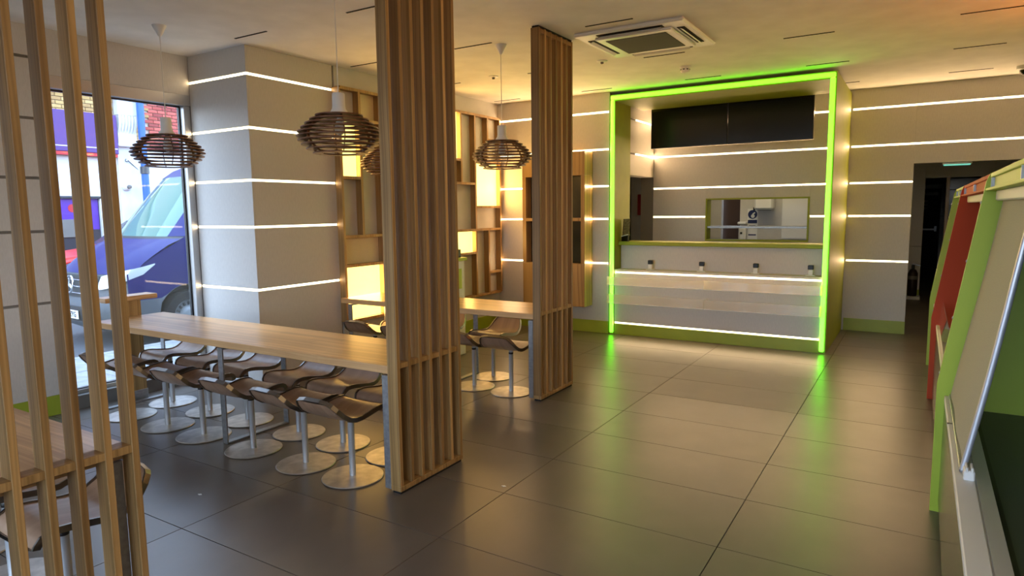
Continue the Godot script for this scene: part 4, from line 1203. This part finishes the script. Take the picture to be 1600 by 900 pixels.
func build_tables() -> void:
	make_screen("slatted oak screen at the end of the table reaching the street window", -2.435, -2.715)
	make_screen("slatted oak screen at the end of the table before the oak grid", -2.64, -4.715)
	make_screen("slatted oak screen at the end of the table by the left wall panels", -2.435, -0.689)
	make_table("long oak table with twelve stools reaching to the street window post", -2.512, -5.72, -2.73, -3.325, [-4.065, -5.66])
	make_table("oak table between the oak grid and its slatted screen", -2.717, -4.965, -4.73, -5.325, [-3.68, -4.85])
	make_table("oak table standing against the panelled wall with the lime baseboard", -2.512, -5.70, -0.70, -1.29, [-4.065])
	# post at the window end of the long table
	var p := thing("ledge_post", "oak post with a small ledge on top beside the street window", "post", Vector3(-5.765, 0, -3.04))
	part(p, "upright", box(Vector3(0.08, 0.80, 0.19), 0.003), M.oak_upright, Vector3(0, 0.475, 0))
	part(p, "foot", box(Vector3(0.086, 0.085, 0.2), 0.003), M.steel, Vector3(0, 0.0425, 0))
	part(p, "ledge", box(Vector3(0.17, 0.04, 0.44), 0.003), M.oak_board, Vector3(0.0, 0.895, 0.0))
	var proto := make_stool()
	var used := false
	var spots := []
	var near := [-2.866, -3.28, -3.80, -4.36, -4.81, -5.32]
	var far := [-2.88, -3.346, -3.796, -4.376, -4.86, -5.38]
	var words := ["next to its screen", "second from its screen", "third from its screen", "third from the glass", "second from the glass", "closest to the glass"]
	for i in 6:
		spots.append([near[i], -2.768, 0.0, "curved plywood stool, aisle side of the window table, " + words[i], "stools at the long window table"])
		spots.append([far[i], -3.155, PI, "curved plywood stool, pillar side of the window table, " + words[i], "stools at the long window table"])
	for q in [[-3.013, "next to the screen"], [-3.41, "second from the screen"], [-4.15, "second from the oak grid"], [-4.62, "next to the oak grid"]]:
		spots.append([q[0], -4.843, 0.0, "curved plywood stool, aisle-facing side of the oak grid table, " + q[1], "stools at the oak grid table"])
	for q in [[-3.45, "near the screen"], [-4.10, "in the middle"], [-4.58, "next to the oak grid"]]:
		spots.append([q[0], -5.222, PI, "curved plywood stool, waste station side of the oak grid table, " + q[1], "stools at the oak grid table"])
	for q in [[-2.83, "next to the screen"], [-3.33, "second from the screen"], [-3.83, "third from the screen"]]:
		spots.append([q[0], -1.175, PI, "curved plywood stool at the table by the left wall panels, " + q[1], "stools at the closest table"])
	for i in spots.size():
		var s: Array = spots[i]
		var n: Node3D = proto
		if used:
			n = proto.duplicate()
			n.name = numbered("stool")
			add_child(n)
		used = true
		n.position = Vector3(s[0], 0, s[1])
		n.rotation.y = s[2] + 0.05 * sin(i * 2.3)
		tag(n, s[3], "stool", s[4])

func build_ceiling_things() -> void:
	var proto := make_pendant()
	var first := true
	for q in [[-5.087, -3.09, 0.3, "slatted wooden pendant lamp hanging before the street window"], [-3.20, -3.10, 1.1, "slatted wooden pendant lamp over the screen end of the long table"], [-4.60, -5.09, 0.7, "slatted wooden pendant lamp over the oak grid table, nearer the grid"], [-3.233, -5.087, 2.0, "slatted wooden pendant lamp over the oak grid table by its screen"]]:
		var n: Node3D = proto
		if not first:
			n = proto.duplicate()
			n.name = numbered("pendant_lamp")
			add_child(n)
		first = false
		n.position = Vector3(q[0], CEIL, q[1])
		n.rotation.y = q[2]
		tag(n, q[3], "lamp", "slatted pendant lamps")
	# air conditioning cassette
	var ac := thing("air_conditioner", "square white ceiling air conditioning cassette with a grey grille", "air conditioner", Vector3(-2.075, CEIL, -5.58))
	part(ac, "frame", box(Vector3(0.93, 0.03, 0.93), 0.012), M.white_plastic, Vector3(0, -0.015, 0))
	part(ac, "inner_frame", box(Vector3(0.66, 0.02, 0.66), 0.01), M.white_plastic, Vector3(0, -0.038, 0))
	mat("filter_grey", Color(0.36, 0.37, 0.34), 0.9, 0.0, noise_texture(Color(0.7, 0.7, 0.7), Color(1, 1, 1), 0.4, 81), Vector3(4, 4, 4))
	part(ac, "grille", box(Vector3(0.52, 0.006, 0.52), 0.002), M.filter_grey, Vector3(0, -0.049, 0))
	for k in 4:
		var a := k * PI / 2
		var v := part(ac, "outlet", box(Vector3(0.56, 0.006, 0.062), 0.002), M.slot_black, Vector3(sin(a) * 0.385, -0.0315, cos(a) * 0.385), Vector3(0, a, 0))
		part(v, "flap", box(Vector3(0.52, 0.004, 0.030), 0.001), M.white_plastic, Vector3(0, -0.010, 0.004), Vector3(0.5, 0, 0))
	var sd := thing("smoke_detector", "white smoke detector on the ceiling before the green portal", "smoke detector", Vector3(-2.15, CEIL, -6.92))
	part(sd, "base", lathe([Vector2(0, 0), Vector2(0.055, 0), Vector2(0.055, -0.02), Vector2(0, -0.02)], 28), M.white_plastic)
	part(sd, "chamber", lathe([Vector2(0.046, -0.02), Vector2(0.048, -0.045), Vector2(0.040, -0.062), Vector2(0.0, -0.070)], 28), M.white_plastic)
	for k in 8: part(sd, "vent", box(Vector3(0.02, 0.010, 0.004)), M.black_plastic, Vector3(sin(k * PI / 4) * 0.047, -0.032, cos(k * PI / 4) * 0.047), Vector3(0, k * PI / 4, 0))
	for q in [[-2.75, -6.18, "small round ceiling sensor beside the air conditioner"], [-4.04, -6.20, "small round ceiling sensor above the oak grid table"]]:
		var s := thing("ceiling_sensor", q[2], "sensor", Vector3(q[0], CEIL, q[1]), "small ceiling sensors")
		part(s, "rim", lathe([Vector2(0, 0), Vector2(0.052, 0), Vector2(0.052, -0.008), Vector2(0.03, -0.014), Vector2(0, -0.014)], 24), M.white_plastic)
		part(s, "nozzle", lathe([Vector2(0.016, -0.012), Vector2(0.014, -0.03), Vector2(0, -0.032)], 14), M.grey_plastic)
	var dc := thing("dome_camera", "white dome camera with a dark lens on the ceiling", "camera", Vector3(0.85, CEIL, -8.95))
	part(dc, "base", lathe([Vector2(0, 0), Vector2(0.075, 0), Vector2(0.075, -0.035), Vector2(0.05, -0.045), Vector2(0, -0.045)], 28), M.white_plastic)
	part(dc, "dome", lathe([Vector2(0.05, -0.044), Vector2(0.045, -0.07), Vector2(0.025, -0.09), Vector2(0, -0.096)], 24), M.black_gloss)

func build_details() -> void:
	# oak cabinet with dark niches on the wall left of the portal
	var o := thing("oak_niche_cabinet", "oak wall cabinet with two dark screens in niches beside the green portal", "cabinet", Vector3(-4.06, 0.36, -7.83))
	var c := o.position
	var zf := -7.59
	span(o, "top_panel", Vector3(-4.515, 2.03, -7.828) - c, Vector3(-3.607, 2.325, zf) - c, M.oak_veneer, 0.002)
	span(o, "bottom_panel", Vector3(-4.515, 0.36, -7.828) - c, Vector3(-3.607, 0.91, zf) - c, M.oak_veneer, 0.002)
	span(o, "side_panel", Vector3(-3.66, 0.911, -7.828) - c, Vector3(-3.607, 2.029, zf) - c, M.oak_veneer, 0.002)
	span(o, "side_panel", Vector3(-4.515, 0.911, -7.828) - c, Vector3(-4.46, 2.029, zf) - c, M.oak_veneer, 0.002)
	span(o, "crossbar", Vector3(-4.46, 1.455, -7.80) - c, Vector3(-3.66, 1.495, zf) - c, M.oak_veneer, 0.002)
	span(o, "display", Vector3(-4.46, 0.911, -7.74) - c, Vector3(-3.66, 1.455, -7.72) - c, M.black_gloss)
	span(o, "display", Vector3(-4.46, 1.495, -7.74) - c, Vector3(-3.66, 2.029, -7.72) - c, M.black_gloss)
	for q in [[-3.444, -2.135, "small white paper scrap on the floor by the window table stools"], [-1.995, -3.109, "tiny white paper scrap on a floor joint in the aisle"]]:
		var sc := thing("paper_scrap", q[2], "litter", Vector3(q[0], 0.0, q[1]), "paper scraps on the floor")
		part(sc, "scrap", extrude([Vector2(-0.014, -0.004), Vector2(0.006, -0.008), Vector2(0.016, 0.003), Vector2(0.001, 0.008)], 0.002), M.white_plastic, Vector3(0, 0.002, 0), Vector3(PI / 2, 0.4, 0))
	# waste station behind the table
	var b := thing("waste_station", "cream waste station with a lime top and black tray box", "bin", Vector3(-4.58, 0, -5.75))
	part(b, "body", box(Vector3(0.58, 1.05, 0.38), 0.006), M.white_metal, Vector3(0, 0.53, 0))
	part(b, "lid", box(Vector3(0.63, 0.035, 0.42), 0.004), M.lime_gloss, Vector3(0, 1.073, 0))
	part(b, "flap", box(Vector3(0.012, 0.22, 0.26), 0.003), M.lime_gloss, Vector3(0.292, 0.86, 0))
	part(b, "tray_box", box(Vector3(0.50, 0.09, 0.32), 0.006), M.black_plastic, Vector3(0.02, 1.136, 0))
